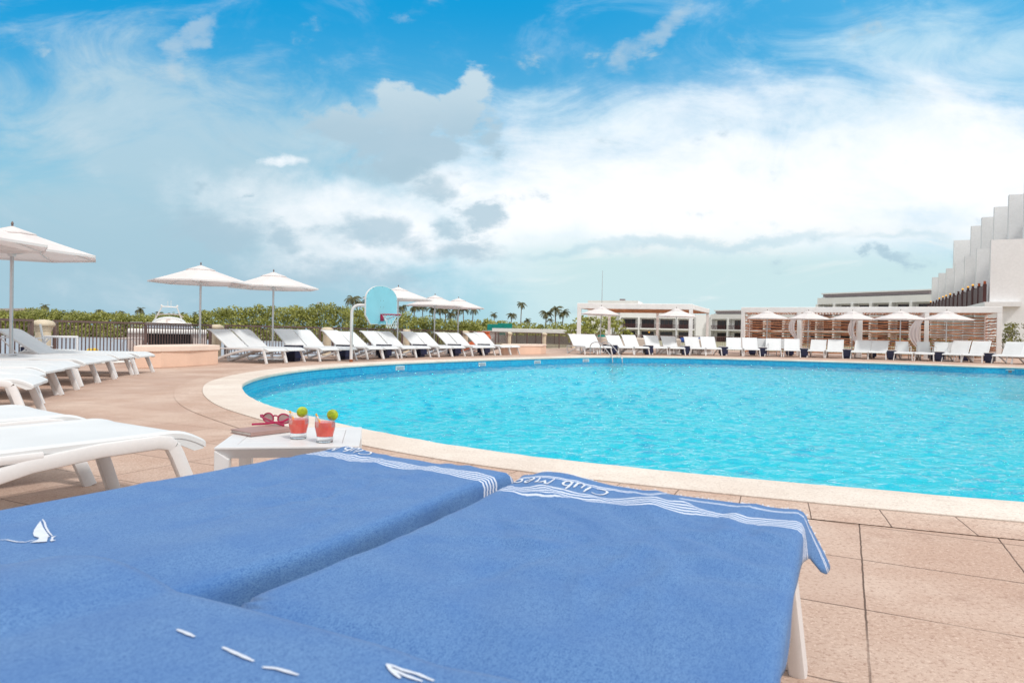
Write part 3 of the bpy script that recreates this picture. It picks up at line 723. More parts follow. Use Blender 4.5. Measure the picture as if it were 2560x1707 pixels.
# ================================================================== TOWELS
def towel_surface(L0, flat, rise, slope, xb, spread, tip, wav):
    """returns S(t, s): t metres from the foot hem, s metres across"""
    WL_, WR_, RC = (.370, .412, .020) if xb > -.03 else (.440, .390, .022)
    def long(t, y):
        x = t + L0; z = 0.0
        if x < xb:
            rb = .055; a = (xb - x) / rb
            if a < 1.25: px, pz = xb - rb * math.sin(a), -rb * (1 - math.cos(a))
            else: q = (a - 1.25) * rb; px, pz = xb - rb * math.sin(1.25) - q * math.cos(1.25), -rb * (1 - math.cos(1.25)) - q * math.sin(1.25)
            x, z = px, pz
        if x > flat:
            am = rise(y); z += am * sm(x, flat, flat + .07) + math.tan(R(slope)) * max(0, x - flat - .10)
        return x, z
    def S(t, s):
        sg = 1 if s >= 0 else -1; a = abs(s); W_ = (WR_ + (.065 * sm(t, .15, 1.0) if xb > -.03 else 0)) if sg > 0 else WL_ - .022 * math.sin(max(0, min(1, t / 1.05)) * math.pi) * (xb < -.03); hl = W_ - RC; h = math.pi * RC / 2
        if a <= hl: y, dz = a, 0
        elif a <= hl + h: th = (a - hl) / RC; k = spread(t) if sg < 0 else 0; y, dz = hl + RC * math.sin(th), -RC * (1 - math.cos(th)) * (1 - k)
        else: q = a - hl - h; k = spread(t) if sg < 0 else 0; y, dz = W_ + .10 * q + tip(sg, t) * q + k * .85 * q, -RC * (1 - k) - q * .98 * (1 - k) + k * .03 * math.sin(q * 9)
        x, z = long(t, sg * y); zz = .412 + z + dz
        edge_ = sm(a, hl - .06, hl)
        zz += wav(t, s) * (1 - .5 * edge_); y += .006 * math.sin(t * 21 + sg) * sm(a, hl + h, hl + h + .1)
        return Vector((x, sg * y, zz))
    return S
def creases(seed, n, amp):
    r_ = random.Random(seed); L = []
    for _ in range(n):
        a = r_.choice((r_.uniform(-.35, .35), r_.uniform(1.2, 1.9), r_.uniform(.5, .9))); L.append((r_.uniform(.05, .80), r_.uniform(-.4, .4), math.cos(a), math.sin(a), r_.uniform(.10, .34), r_.uniform(.010, .022), amp * r_.uniform(.5, 1.2) * r_.choice((1, 1, -1))))
    def f(t, s):
        z = 0
        for t0, s0, c, q, ln, w, am in L:
            u = (t - t0) * c + (s - s0) * q; v = -(t - t0) * q + (s - s0) * c + .012 * math.sin(u * 14 + t0 * 9)
            if abs(u) < ln * 2 and abs(v) < w * 3: z += am * math.exp(-(u/ln)**2 - (v/w)**2)
        return z
    return f
CRA, CRB = creases(3, 52, .0056), creases(8, 44, .0046)
def build_towel(F, a, L0, Lt, S, hemL, hemR, label, fr_mat):
    t = thing('beach_towel', label, 'towel', (F.x, F.y, 0), math.atan2(a.y, a.x), 'blue beach towels')
    ts = [0, .01, .02, .03, .045] + [.06 + k * .02 for k in range(int((Lt - .06) / .02) + 1)]
    ns = 66; mb = MB(); uv = []
    for tt in ts:
        a0, a1_ = -(.40 + hemL(tt)), .40 + hemR(tt) + (.10 * sm(tt, .15, 1.0) + .03 if L0 < -.08 else 0)
        for j in range(ns + 1):
            s = a0 + (a1_ - a0) * j / ns; p = S(tt, s); mb.v.append(tuple(p)); uv.append((tt, s))
    nv = ns + 1; mb.f = [(i*nv+j, (i+1)*nv+j, (i+1)*nv+j+1, i*nv+j+1) for i in range(len(ts)-1) for j in range(ns)]
    o = mb.build('cloth', M['towel'], t, 'all', fix=False, uv=uv); k = o.modifiers.new('thick', 'SOLIDIFY'); k.thickness = .003; k.offset = -1
    # fringe of the foot hem
    fr = MB(); rn = random.Random(5); s = -(.39 + hemL(0))
    while s < .39 + hemR(0):
        p = S(0, s); q = S(.012, s); d = (p - q).normalized(); ln = rn.uniform(.002, .008); w = S(0, s + .004)
        sl = (S(0, s + .002) - p); e = p + d * ln + Vector((0, rn.uniform(-.004, .004), rn.uniform(-.002, .003)))
        fr.add([p + Vector((0, 0, .0005)), w + Vector((0, 0, .0005)), e + sl, e], [(0, 1, 2, 3)]); s += .0042
    fr.build('fringe', M['stitch'], t, fix=False)
    return t
def nrm_of(S, t, s):
    p = S(t, s); a = S(t + .004, s) - p; b = S(t, s + .004) - p; n = a.cross(b).normalized()
    return p, n if n.z > -.3 else -n
def stroke(mb, S, pts, w, lift=.0022):
    P = []
    for i in range(len(pts) - 1):
        (t0, s0), (t1, s1) = pts[i], pts[i+1]; m = max(1, int(math.hypot(t1-t0, s1-s0) / .006))
        P += [(t0 + (t1-t0)*k/m, s0 + (s1-s0)*k/m) for k in range(m)]
    P.append(pts[-1]); vs = []; w0 = w
    for i, (t, s) in enumerate(P):
        q0, q1 = P[max(0, i-1)], P[min(len(P)-1, i+1)]; dx, dy = q1[0]-q0[0], q1[1]-q0[1]; l = math.hypot(dx, dy) or 1; w = w0 * (.55 + .45 * min(1, 3.2 * min(i + .3, len(P) - .7 - i) / max(6, len(P)))) * (1 + .12 * math.sin(i * 2.1))
        for sg in (-1, 1):
            p, n = nrm_of(S, t - dy/l*w/2*sg, s + dx/l*w/2*sg); vs.append(p + n * lift)
    mb.add(vs, [(2*i, 2*i+1, 2*i+3, 2*i+2) for i in range(len(P)-1)])
def patch(mb, S, poly, lift=.0022):
    tri = tessellate_polygon([[Vector((p[0], p[1], 0)) for p in poly]]); vs = []
    for t, s in poly:
        p, n = nrm_of(S, t, s); vs.append(p + n * lift)
    mb.add(vs, tri)
def arcpts(cx, cy, rx, ry, a0, a1, n=9): return [(cx + rx*math.cos(R(a0+(a1-a0)*k/n)), cy + ry*math.sin(R(a0+(a1-a0)*k/n))) for k in range(n+1)]
# hand-written lettering: x to the reader's right, y up, cap height 1
GLY = {'C': (.9, [arcpts(.5, .5, .42, .48, 50, 310, 12)]), 'l': (.32, [[(.16, 1.05), (.14, .1), (.24, 0)]]), 'u': (.62, [[(.08, .62)] + arcpts(.28, .24, .2, .24, 180, 350, 8) + [(.5, .62), (.52, .0)]]),
       'b': (.68, [[(.1, 1.05), (.1, .0)], arcpts(.32, .28, .22, .28, 180, -180, 14)]), ' ': (.30, []), 'M': (1.02, [[(.06, 0), (.2, .95), (.48, .3), (.78, .95), (.92, 0)]]),
       'e': (.66, [[(.12, .30), (.52, .34)] + arcpts(.32, .29, .22, .29, 10, 320, 12)]), 'd': (.70, [arcpts(.3, .28, .22, .28, 0, 360, 14), [(.54, 1.05), (.54, 0)]]),
       'Y': (1.0, [[(.5, -.15), (.5, 1.05)], [(.1, .95), (.16, .45), (.5, .25), (.84, .45), (.9, .95)], [(.3, .0), (.7, .0)]])}
def lettering(S, text, t0, s0, h, w, parent, sx=1.0):
    mb = MB(); x = 0
    for ch in text:
        adv, st = GLY[ch]
        for pl_ in st: stroke(mb, S, [(t0 + py * h, s0 - (x + px * sx) * h) for px, py in pl_], w)
        x += adv * sx + .06
    mb.build('lettering', M['stitch'], parent, fix=False)
def to_local(px, py, F, a, L0, S):              # measured mark -> (t, s) on the draped cloth
    z = .60
    while z > .36:
        p = G(px, py, z); d = Vector((p.x - F.x, p.y - F.y)); t, s = d.dot(a) - L0, d.dot(Vector((-a.y, a.x)))
        if S(t, s).z >= z: break
        z -= .001
    return (t, s)
# left towel -------------------------------------------------------
L0b = -.085
wavB = lambda t, s: CRB(t, s) + .0035 * math.sin(5*t + 3*s) * math.sin(3.1*s + 1) + .003 * math.sin(24*s + 9*t) * math.exp(-((t - .20) / .07)**2) + .014 * math.exp(-((s + .28)/.12)**2) * math.exp(-((t - .05)/.05)**2) + .012 * math.exp(-((s - .30)/.10)**2) * math.exp(-((t - 1.05)/.25)**2) - .004 * math.exp(-((s + .05 + .3*(t-.6)) / .05)**2)
Sb = towel_surface(L0b, 1.12, lambda y: .0, 2, -.01, lambda t: 0, lambda sg, t: .25 * math.exp(-(t/.08)**2), wavB)
tb = build_towel(F2, a2, L0b, 2.0, Sb, lambda t: .05, lambda t: .13 + .02*math.sin(t*6), 'blue beach towel spread on the lounger beside the drinks table', None)
lettering(Sb, 'Club MedY', .070, -.155, .052, .0072, tb, .95)
def boat(S, F, a, L0, polys, strokes, parent, w):
    mb = MB()
    for P in polys: patch(mb, S, [to_local(px, py, F, a, L0, S) for px, py in P], .0026 if w < .005 else .007)
    for P in strokes:
        w_ = mb if w < .005 else MB(); stroke(w_, S, [to_local(px, py, F, a, L0, S) for px, py in P], w)
        if w_ is not mb: w_.build('wave_stitch', M['stitch'], parent, fix=False)
    mb.build('sailboat_emblem', M['stitch'], parent, fix=False)
k = .2723; q = lambda x, y: (x*k, 1280 + y*k)
boat(Sb, F2, a2, L0b, [[q(372, 90), q(340, 130), q(312, 175), q(303, 205), q(312, 230), q(360, 245), q(345, 268), q(270, 292), q(430, 282), q(440, 240), q(456, 233), q(425, 195), q(395, 150)],
     [q(470, 238), q(520, 224), q(492, 242), q(484, 262), q(515, 266), q(468, 280), q(458, 272), q(470, 255)]],
     [[q(390, 73), q(408, 100), q(420, 145), q(448, 195), q(480, 226)], [q(350, 264), q(290, 268), q(235, 285), q(160, 283), q(100, 272), q(62, 262), q(0, 265)]], tb, .004)
# right towel ------------------------------------------------------
L0a = -.075
def riseA(y): return .060 - .012 * sm(-y, .3, .7)
wavA = lambda t, s: CRA(t, s) - .016 * math.exp(-((t - 1.145) / .028)**2) * sm(-s, -.1, .25) + .004 * math.sin(4.2*t - 2*s) + .006 * math.sin(17*s + 5*t) * math.exp(-((t - .17) / .09)**2) + .024 * math.exp(-((s + .33)/.15)**2) * math.exp(-((t - .0)/.075)**2) + .007 * math.exp(-((s - .02)/.05)**2) * math.exp(-((t - .16)/.08)**2) \
    - .006 * math.exp(-((s + .2 - .35*(t-.6)) / .05)**2) + .006 * math.exp(-((t - 1.0 - .3*s)/.05)**2)
Sa = towel_surface(L0a, 1.11, riseA, 5, -.068, lambda t: sm(t, 1.10, 1.24), lambda sg, t: (.36 if sg > 0 else .1) * math.exp(-((t-.0)/.12)**2) - (.22 * sm(t, .10, .35) if sg > 0 else 0), wavA)
ta = build_towel(F1, a1, L0a, 1.95, Sa, lambda t: .055 + .02*math.sin(5*t+1) + .50 * sm(t, 1.08, 1.26), lambda t: .115 - .055 * sm(t, .06, .13) + .06 * sm(t, .3, .6) + .010*math.sin(t*14), 'blue beach towel on the nearest lounger, its corner hanging over a white leg', None)
lettering(Sa, 'Club MedY', .058, -.125, .062, .0074, ta, .88)
boat(Sa, F1, a1, L0a, [],
     [[(442, 1577), (465, 1586), (486, 1596)], [(556, 1622), (590, 1638), (634, 1656)], [(655, 1672), (690, 1676), (720, 1684), (745, 1692)], [(967, 1663), (978, 1680), (1000, 1700)], [(972, 1664), (1005, 1678), (1045, 1690), (1085, 1706)], [(980, 1676), (1012, 1692), (1055, 1707)]], ta, .0060)

# ================================================================== DRINKS TABLE
tc = [G(546, 1120, .40), G(909.7, 1115.5, .40), G(903, 1068, .40), G(589, 1066, .40)]
ctr = sum(tc, Vector()) / 4; ex = (tc[1] - tc[0]); rz = math.atan2(ex.y, ex.x); TS = .545
t = thing('slatted_table', 'low white slatted table holding two red drinks, notebook and sunglasses', 'side table', (ctr.x, ctr.y, 0), rz)
hs = TS / 2; fr = MB()
for sx, sy, dx, dy in ((0, -1, TS, .07), (0, 1, TS, .07), (-1, 0, .07, TS - .14), (1, 0, .07, TS - .14)):
    fr.box((sx * (hs - .035), sy * (hs - .035), .3955), (dx, dy, .009))
fr.build('rim', M['white'], t, bevel=.002)
sl = MB(); nsl = 7; pitch = (TS - .14) / nsl
for kx in range(nsl): sl.box((0, -(hs - .07) + pitch * (kx + .5), .393), (TS - .143, pitch - .0045, .012))
sl.build('slats', M['white'], t, bevel=.0015)
for s1, s2 in ((-1, -1), (1, -1), (1, 1), (-1, 1)):      # legs run out to a point under the top corner
    x, y = s1 * hs, s2 * hs; o_ = lambda ax, ay, z: (x - s1 * ax, y - s2 * ay, z)
    MB().add([o_(0, 0, 0), o_(.054, 0, 0), o_(.054, .054, 0), o_(0, .054, 0), o_(0, 0, .352), o_(.054, 0, .352), o_(.054, .054, .352), o_(0, .054, .352), o_(0, 0, .3905)],
             [(0, 3, 2, 1), (0, 1, 5, 8, 4), (1, 2, 6, 5), (2, 3, 7, 6), (3, 0, 4, 8, 7), (5, 6, 8), (6, 7, 8)]).build('leg', M['white'], t, bevel=.003)
for sx, sy in ((0, -1), (0, 1), (-1, 0), (1, 0)):         # aprons slope inward
    ap = MB(); f2 = lambda u, ins, z: ((u, sy * (hs - ins), z) if sx == 0 else (sx * (hs - ins), u, z)); a_ = hs - .001; b_ = hs - .0545
    ap.add([f2(-a_, .001, .3905), f2(a_, .001, .3905), f2(b_, .026, .353), f2(-b_, .026, .353), f2(-a_ + .06, .06, .3905), f2(a_ - .06, .06, .3905), f2(b_, .050, .353), f2(-b_, .050, .353)],
           [(0, 1, 2, 3), (4, 7, 6, 5), (0, 4, 5, 1), (3, 2, 6, 7), (1, 5, 6, 2), (0, 3, 7, 4)]); ap.build('apron', M['white'], t)
TOP = .4002
def drink(px, py, label, lime_rot, lime_off, straw_dir):
    p = G(px, py, TOP); t = thing('drink_glass', label, 'drink', (p.x, p.y, TOP + .0005), 0, 'red cocktails')
    MB().lathe([(1e-5, 0), (.031, 0), (.0335, .002), (.0335, .022), (.03, .0235), (1e-5, .0235)], 32).build('foot', M['thick'], t, True)
    MB().lathe([(.0335, .0235), (.0345, .030), (.0385, .047), (.0415, .062), (.0415, .076), (.0400, .092), (.0390, .103), (.0378, .103), (.0388, .091), (.0403, .076), (.0403, .062)], 36, close=False).build('bowl', M['clear'], t, True)
    MB().lathe([(1e-5, .0238), (.0325, .0238), (.0335, .030), (.0374, .047), (.0400, .062), (.0400, .076), (.0392, .0815), (1e-5, .0815)], 36).build('drink', M['drink'], t, True)
    c, s_ = math.cos(straw_dir), math.sin(straw_dir)
    MB().sweep([(-.012*c, -.012*s_, .06), (-.037*c, -.037*s_, .116)], circ(.0038, 10), (0, 1, 0)).build('straw', M['straw'], t, True)
    w = MB(); rr = .023; n_ = 20                       # lime round slotted on the rim
    prof = [(1e-5, -.006), (rr*.86, -.006), (rr, -.003), (rr, .003), (rr*.86, .006), (1e-5, .006)]
    L_ = MB().lathe([(1e-5, -.011), (rr*.6, -.0095), (rr*.92, -.005), (rr, .0), (rr*.97, .0045), (rr*.90, .0055)], 24, close=False)
    P_ = MB().lathe([(rr*.90, .0056), (rr*.5, .0060), (1e-5, .0060)], 24, close=False)
    Mx = Matrix.Translation(Vector((lime_off[0], lime_off[1], .112))) @ Matrix.Rotation(lime_rot, 4, 'Z') @ Matrix.Rotation(R(-84), 4, 'X')
    lo = L_.tf(Mx).build('lime_slice', M['lime'], t, True); P_.tf(Mx).build('pulp', M['limepulp'], lo, True)
    return t
drink(746, 1095, 'red cocktail in short glass standing against the notebook, lime upright on its rim', .55, (.018, -.012), .25)
drink(812, 1104, 'red cocktail in short glass at the free middle of the white table, lime leaning right', .1, (.033, -.012), .3)
# notebook
nb1 = G(627, 1092.0, TOP)
t = thing('notebook', 'mauve leather notebook lying under the pink sunglasses', 'notebook', (nb1.x, nb1.y, TOP + .0005), R(54))
NL, NW = .225, .155
MB().box((NL/2, NW/2, .0015), (NL, NW, .003), 0, .001).build('back_cover', M['leather'], t)
MB().box((NL/2 + .002, NW/2 + .003, .0085), (NL - .006, NW - .006, .0105), 0, .001).build('pages', M['paper'], t)
MB().box((NL/2, NW/2, .0160), (NL, NW, .0035), 0, .0012).build('front_cover', M['leather'], t)
MB().box((NL/2, .0012, .0088), (NL, .0024, .0125)).build('spine', M['leather'], t)
# sunglasses
gp = G(689, 1049, TOP + .04)
t = thing('sunglasses', 'pink sunglasses with smoked lenses resting on the notebook', 'sunglasses', (gp.x, gp.y, TOP + .0185), R(-16), None, (1.15, 1.1, 1.1))
for s_ in (-1, 1):
    ring_ = [(s_*.034 + .0265*math.cos(a)*(1 + .12*math.cos(a)*s_), -.010 * (abs(s_*.034 + .0265*math.cos(a))/.065)**2 * -1, .0235 + .0200*math.sin(a) * (1 + .10*math.sin(a))) for a in [2*math.pi*i/28 for i in range(28)]]
    MB().sweep(ring_, rrect(.006, .005, .0018, 2), (0, 1, 0), closed=True).build('lens_rim', M['pink'], t, True)
    MB().add([(p[0], p[1], p[2]) for p in ring_], [tuple(range(28))]).build('lens', M['lens'], t)
    tmpl = [(-.066, .010, .034), (-.068, -.004, .033), (-.045, -.018, .027), (.02, -.034, .013), (.066, -.040, .004)] if s_ < 0 else [(.066, .010, .034), (.067, -.008, .029), (.050, -.024, .017), (-.02, -.044, .007), (-.074, -.052, .0025)]
    MB().sweep(tmpl, rrect(.0035, .009, .0015, 2), (0, 0, 1)).build('temple', M['pink'], t, True)
MB().sweep([(-.0105, 0, .033), (-.005, -.001, .037), (.005, -.001, .037), (.0105, 0, .033)], rrect(.006, .005, .0018, 2), (0, 1, 0)).build('bridge', M['pink'], t, True)

# ================================================================== BASKETBALL HOOP
bp = G(877.6, 904.5)
t = thing('basketball_hoop', 'poolside basketball hoop with pale blue fan backboard on a bent white pole', 'basketball hoop', (bp.x, bp.y, 0))
px_m = F0 / bp.y; hz_b = ZH(880, 760.6, bp.y); nv_ = V2(.82, -.57).normalized(); tv = V2(-nv_.y, nv_.x)  # tv: along the board (to the right, away)
bx = A(957, bp.y).x - bp.x
path = [(0, 0, .0), (0, 0, hz_b - .22)] + [(.20 - .20*math.cos(R(a)), 0, hz_b - .22 + .20*math.sin(R(a))) for a in (20, 40, 60, 80, 90)] + [(bx - .03, -.02, hz_b - .02)]
MB().sweep(path, circ(.042, 14), (0, 1, 0)).build('pole', M['white'], t, True)
MB().lathe([(.046, 0), (.050, .03), (.047, .09), (.043, .11)], 16).tf(Matrix.Diagonal((1.0, 1.0, .62, 1))).build('rusty_foot', M['rust'], t, True)
bc = Vector((bx - .06, -.05, ZH(957, 762, bp.y) - .01)); BW, BH = .59, .53
out = [(-BW, -BH*.55), (-BW*.68, -BH), (BW*.68, -BH), (BW, -BH*.55), (BW, BH*.30)] + [(BW*math.cos(R(a)), BH*.30 + BH*.70*math.sin(R(a))) for a in (12, 25, 40, 55, 70, 90, 110, 125, 140, 155, 168)] + [(-BW, BH*.30)]
def BP(u, w, dpt): return (bc.x + tv.x*u + nv_.x*dpt, bc.y + tv.y*u + nv_.y*dpt, bc.z + w)
n_ = len(out); bd = MB().add([BP(u, w, 0) for u, w in out] + [BP(u, w, .045) for u, w in out], [tuple(range(n_)), tuple(range(2*n_-1, n_-1, -1))] + [(i, (i+1) % n_, n_+(i+1) % n_, n_+i) for i in range(n_)])
bdo = bd.build('backboard', M['white'], t)
MB().add([BP(u*.975, w*.975, .0465) for u, w in out], [tuple(range(n_))]).build('face', M['bluepaint'], bdo)
sc_ = MB()
for u, w in [(u*.93, w*.93) for u, w in out[::2]] + [(-.05, .12), (.05, .12), (-.05, -.06), (.05, -.06)]:
    sc_.add([BP(u + .010*math.cos(a), w + .010*math.sin(a), .0485) for a in [k*math.pi/3 for k in range(6)]], [tuple(range(6))])
sc_.build('screws', M['bronze'], bdo)
rz_ = -.245
pb = MB(); pb.add([BP(u, w, d) for d in (.048, .075) for u, w in ((-.055, rz_-.19), (.055, rz_-.19), (.055, rz_), (-.055, rz_))], [(0,1,2,3),(7,6,5,4),(0,4,5,1),(1,5,6,2),(2,6,7,3),(3,7,4,0)]); pb.build('bracket', M['redpaint'], t)
RC_, RR_ = .42, .25
rg = [BP(RR_*math.cos(a), rz_ - .015, RC_ + RR_*math.sin(a)) for a in [2*math.pi*i/32 for i in range(32)]]
MB().sweep(rg, circ(.013, 8), (0, 0, 1), closed=True).build('rim', M['redpaint'], t, True)
br_ = MB()
for u, w in ((-.05, -.02), (.05, -.02), (-.045, -.17), (.045, -.17)):
    sgn = 1 if u > 0 else -1; br_.bar(BP(u, rz_ + w, .075), BP(sgn*.15, rz_ - .02, RC_ - .05) if w > -.1 else BP(sgn*.21, rz_ - .03, RC_ + .02), circ(.008, 6))
br_.build('braces', M['redpaint'], t)
nt_ = MB(); K = 12; rows = [(0, RR_), (.09, .185), (.18, .145), (.27, .125), (.35, .15)]
for r_i in range(len(rows) - 1):
    (d0, r0), (d1, r1) = rows[r_i], rows[r_i+1]
    for k_ in range(K):
        for sg in (-.5, .5):
            a = 2*math.pi*(k_ + (.5 if r_i % 2 else 0))/K; b = a + sg*2*math.pi/K
            nt_.bar(BP(r0*math.cos(a), rz_ - .03 - d0, RC_ + r0*math.sin(a)), BP(r1*math.cos(b), rz_ - .03 - d1, RC_ + r1*math.sin(b)), circ(.0065, 5))
nt_.build('net', M['net'], t)

# ================================================================== POOL FITTINGS
lp = G(1475, 888); lq = G(1498, 897.5, -.02)
t = thing('pool_ladder', 'stainless steel pool ladder rails on the far pool edge', 'pool ladder', (lp.x, lp.y, 0))
ld = V2(0.30, -.95).normalized()
E1 = min(POOL, key=lambda p: (p - V2(lp.x, lp.y) - V2(.3, 0)).length) - V2(lp.x, lp.y); E2 = E1 + V2(.05, 0)
for off in (V2(0, 0), V2(.44, .04)):
    e = V2(E1.x, E1.y - .10) * 1.0 if off.x == 0 else V2(E1.x + .40, E1.y - .10)
    p0 = off; m_ = (p0 + e) / 2; d_ = (e - p0)
    P_ = [(p0.x, p0.y, 0), (p0.x, p0.y, .36)] + [(p0.x + d_.x*f, p0.y + d_.y*f, h_) for f, h_ in ((.04, .47), (.15, .55), (.30, .57), (.45, .52), (.65, .34), (.85, .12), (1.0, -.1), (1.02, -.7))]
    MB().sweep([Vector(p) for p in catmull([Vector(p) for p in P_], False, 4)], circ(.021, 10), (1, 0, 0)).build('handrail', M['steel'], t, True)
st = MB()
for z in (-.42, -.66): st.box((E1.x + .20, E1.y - .10, z), (.40, .08, .03))
st.build('step', M['steel'], t)
for k_, (px, py, l) in enumerate(((1000, 922, 'white skimmer frame in the tile band below the basketball hoop'), (1206, 909, 'white skimmer frame in the tile band below the terracotta jar'), (1340, 903, 'white skimmer frame in the tile band below the low planter'), (1467, 897, 'white skimmer frame in the tile band left of the ladder'), (2520, 925, 'white skimmer grille in the tile band at far right'))):
    q = G(px, py, -.155); i = min(range(len(c_lip)), key=lambda i: abs((c_lip[i].x / c_lip[i].y) - (q.x / q.y)) + (100 if c_lip[i].y < 11 else 0))
    p = c_lip[i]; tg = (c_lip[(i+1) % n] - c_lip[i-1]).normalized(); 
    t = thing('pool_skimmer', l, 'skimmer', (p.x, p.y, 0), math.atan2(tg.y, tg.x), 'skimmers in the pool wall')
    s_ = 1.0; fm = MB()     # local +y points into the pool
    for c_, d_ in (((0, .008, -.115), (.38, .016, .026)), ((-.177, .008, -.175), (.026, .016, .088)), ((.177, .008, -.175), (.026, .016, .088))): fm.box(c_, d_)
    fm.build('frame', M['white'], t); MB().box((0, .004, -.175), (.326, .006, .088)).build('weir', M['greyband'] if k_ == 4 else M['screen'], t)
# ================================================================== PERGOLAS
def wavy(a, b, r, rn, k=7):
    a, b = Vector(a), Vector(b); pts = []
    for i in range(k + 1):
        f = i / k; p = a.lerp(b, f); p += Vector((rn.uniform(-.02, .02), rn.uniform(-.02, .02), rn.uniform(-.028, .028))) * (0 if i in (0, k) else 1); pts.append(p)
    return pts
def pergola(o, ux, uy, nx, bay, dep, ny, h, label, screens, roof_along_x):
    """o: front-left corner, ux along the front, uy to the back"""
    t = thing('pergola', label, 'pergola', (o.x, o.y, 0), 0); rn = random.Random(3)
    P = lambda i, j, z: (ux.x*bay*i + uy.x*dep*j, ux.y*bay*i + uy.y*dep*j, z)
    ang = math.atan2(ux.y, ux.x)
    for i in range(nx + 1):
        for j in range(ny + 1):
            if ny > 1 and (0 < j < ny or (0 < i < nx and j == 0)): continue
            MB().box(P(i, j, (h - .30) / 2), (.20 if j < ny else .15, .20 if j < ny else .15, h - .30), ang, .01).build('post', M['beam'], t)
    sq = rrect(.20, .30, .02, 1)
    e = .10
    for j in (0, ny): MB().bar(P(-e/bay, j, h - .15), P(nx + e/bay, j, h - .15), sq).build('beam', M['beam'], t)
    for i in ((0, nx) if ny > 1 else range(nx + 1)): MB().bar(P(i, .1/dep, h - .152), P(i, ny - .1/dep, h - .152), rrect(.17, .26, .02, 1)).build('cross_beam', M['beam'], t)
    for i in range(nx):
        rf = MB()
        if roof_along_x:
            m_ = int(dep * ny / .14)
            for k in range(1, m_): rf.sweep(wavy(P(i, ny*k/m_, h - .27), P(i+1, ny*k/m_, h - .27), .02, rn, 5), circ(rn.uniform(.022, .035), 6))
        else:
            m_ = int(bay / .15)
            for k in range(1, m_): rf.sweep(wavy(P(i + k/m_, .05, h - .27), P(i + k/m_, ny - .05, h - .27), .02, rn, 5), circ(rn.uniform(.022, .035), 6))
        rf.build('stick_roof', M['wood'], t)
    def screen(pa, pb, z0=.12, z1=None, step=.138):
        z1 = h - .40 if z1 is None else z1; s_ = MB(); z = z0
        while z < z1:
            s_.sweep(wavy((pa[0], pa[1], z + rn.uniform(-.02, .02)), (pb[0], pb[1], z + rn.uniform(-.02, .02)), .02, rn), circ(rn.uniform(.029, .047), 6)); z += step * rn.uniform(.85, 1.15)
        s_.build('stick_screen', M['wood'], t)
    if screens:
        for i in range(nx): screen(P(i, ny, 0), P(i+1, ny, 0))
        screen(P(0, 0, 0), P(0, ny, 0)); screen(P(nx, 0, 0), P(nx, ny, 0))
    return t, P
uP = V2(.857, -.514); bP = V2(.42, .907)
PG2 = A(1857, 38.0); fr = A(2497, 32.0)
uP = V2(fr.x - PG2.x, fr.y - PG2.y); bay = uP.length / 4; uP.normalize()
pg, PP = pergola(PG2.xy, uP, bP, 4, bay, 3.0, 1, 2.58, 'long white pergola with brown stick screens and stick roof', True, False)
FLp, FRp = A(1447, 36.9).xy, A(1726, 35.4).xy; u1 = (FRp - FLp); b1 = u1.length / 2; u1.normalize()
pg1, PP1 = pergola(FLp, u1, V2(.41, .912), 2, b1, 2.9, 2, 2.58, 'open white pergola with stick roof above the beige sofas', False, True)
for k, i in enumerate((1, 2, 3)):
    t = thing('curtain', ['sheer white curtain on the pergola post left of the second screen parasol', 'sheer white curtain between the third and fourth screen parasols', 'sheer white curtain bulging widest, at the pergola post before the last parasol'][k], 'curtain', (PG2.x + PP(i, 0, 0)[0], PG2.y + PP(i, 0, 0)[1], 0), 0, 'sheer curtains of the stick pergola')
    amp, w_, zb = ((.42, .30, .85), (.48, .28, .7), (.64, .42, .35))[k]; m_ = MB()
    def cf(v, u):
        z = zb + (2.25 - zb) * v; off = amp * math.sin(math.pi * min(1, v*1.02))**.9 * .75 + .06; wd = w_ * (.55 + .45 * math.sin(math.pi * v))
        x = -off - wd * (u - .5) ; y = -.06 + .012 * math.sin(u * 17)
        return (uP.x * x - uP.y * y, uP.y * x + uP.x * y, z)
    m_.grid(cf, [i_/16 for i_ in range(17)], [j_/20 for j_ in range(21)]); m_.build('cloth', M['sheer'], t, 'all', fix=False)
# ------------------------------------------------------------------ sofas, pillows, chairs
def sofa(px, d, w, label, rz=.1):
    p = A(px, d); t = thing('daybed', label, 'daybed', (p.x, p.y, 0), rz, 'beige daybeds under the pergola')
    MB().box((0, .1, .10), (w, 1.2, .20), 0, .02).build('base', M['white'], t)
    MB().box((0, .1, .31), (w - .02, 1.15, .20), 0, .06).build('mattress', M['beige'], t, True)
    MB().box((0, -.55, .50), (w, .16, .56), 0, .07).build('backrest', M['beige'], t, True)
    return t
sofa(1487, 36.2, 1.05, 'beige daybed behind the pool ladder, teal pillow on it'); sofa(1577, 36.0, 1.32, 'widest beige daybed, behind the second far lounger pair'); sofa(1672, 35.2, .9, 'beige daybed behind the third far lounger pair'); sofa(1752, 35.4, .85, 'beige daybed at the right pergola corner')
def pillow(px, py, d, w, h, m, label, gr):
    p = A(px, d); z = ZH(px, py, d); t = MB()
    t.box((0, 0, 0), (w, .16, h), 0, min(h, .16) * .4); o = t.build('pillow', M[m], None, True); o.location = (p.x, p.y, z); o.rotation_euler = (-.25, 0, .1); tag(o, label, 'pillow', gr)
pillow(1504, 846, 36.0, .40, .40, 'teal', 'large teal pillow leaning behind the pool ladder', 'teal pillows'); pillow(1473, 843, 36.6, .14, .10, 'teal', 'tiny teal pillow peeking over the leftmost daybed', 'teal pillows')
pillow(1524, 845, 36.4, .22, .22, 'blue', 'blue pillow right beside the large teal pillow', 'blue pillows'); pillow(1541, 846, 36.4, .16, .18, 'blue', 'small blue pillow at the left end of the widest daybed', 'blue pillows')
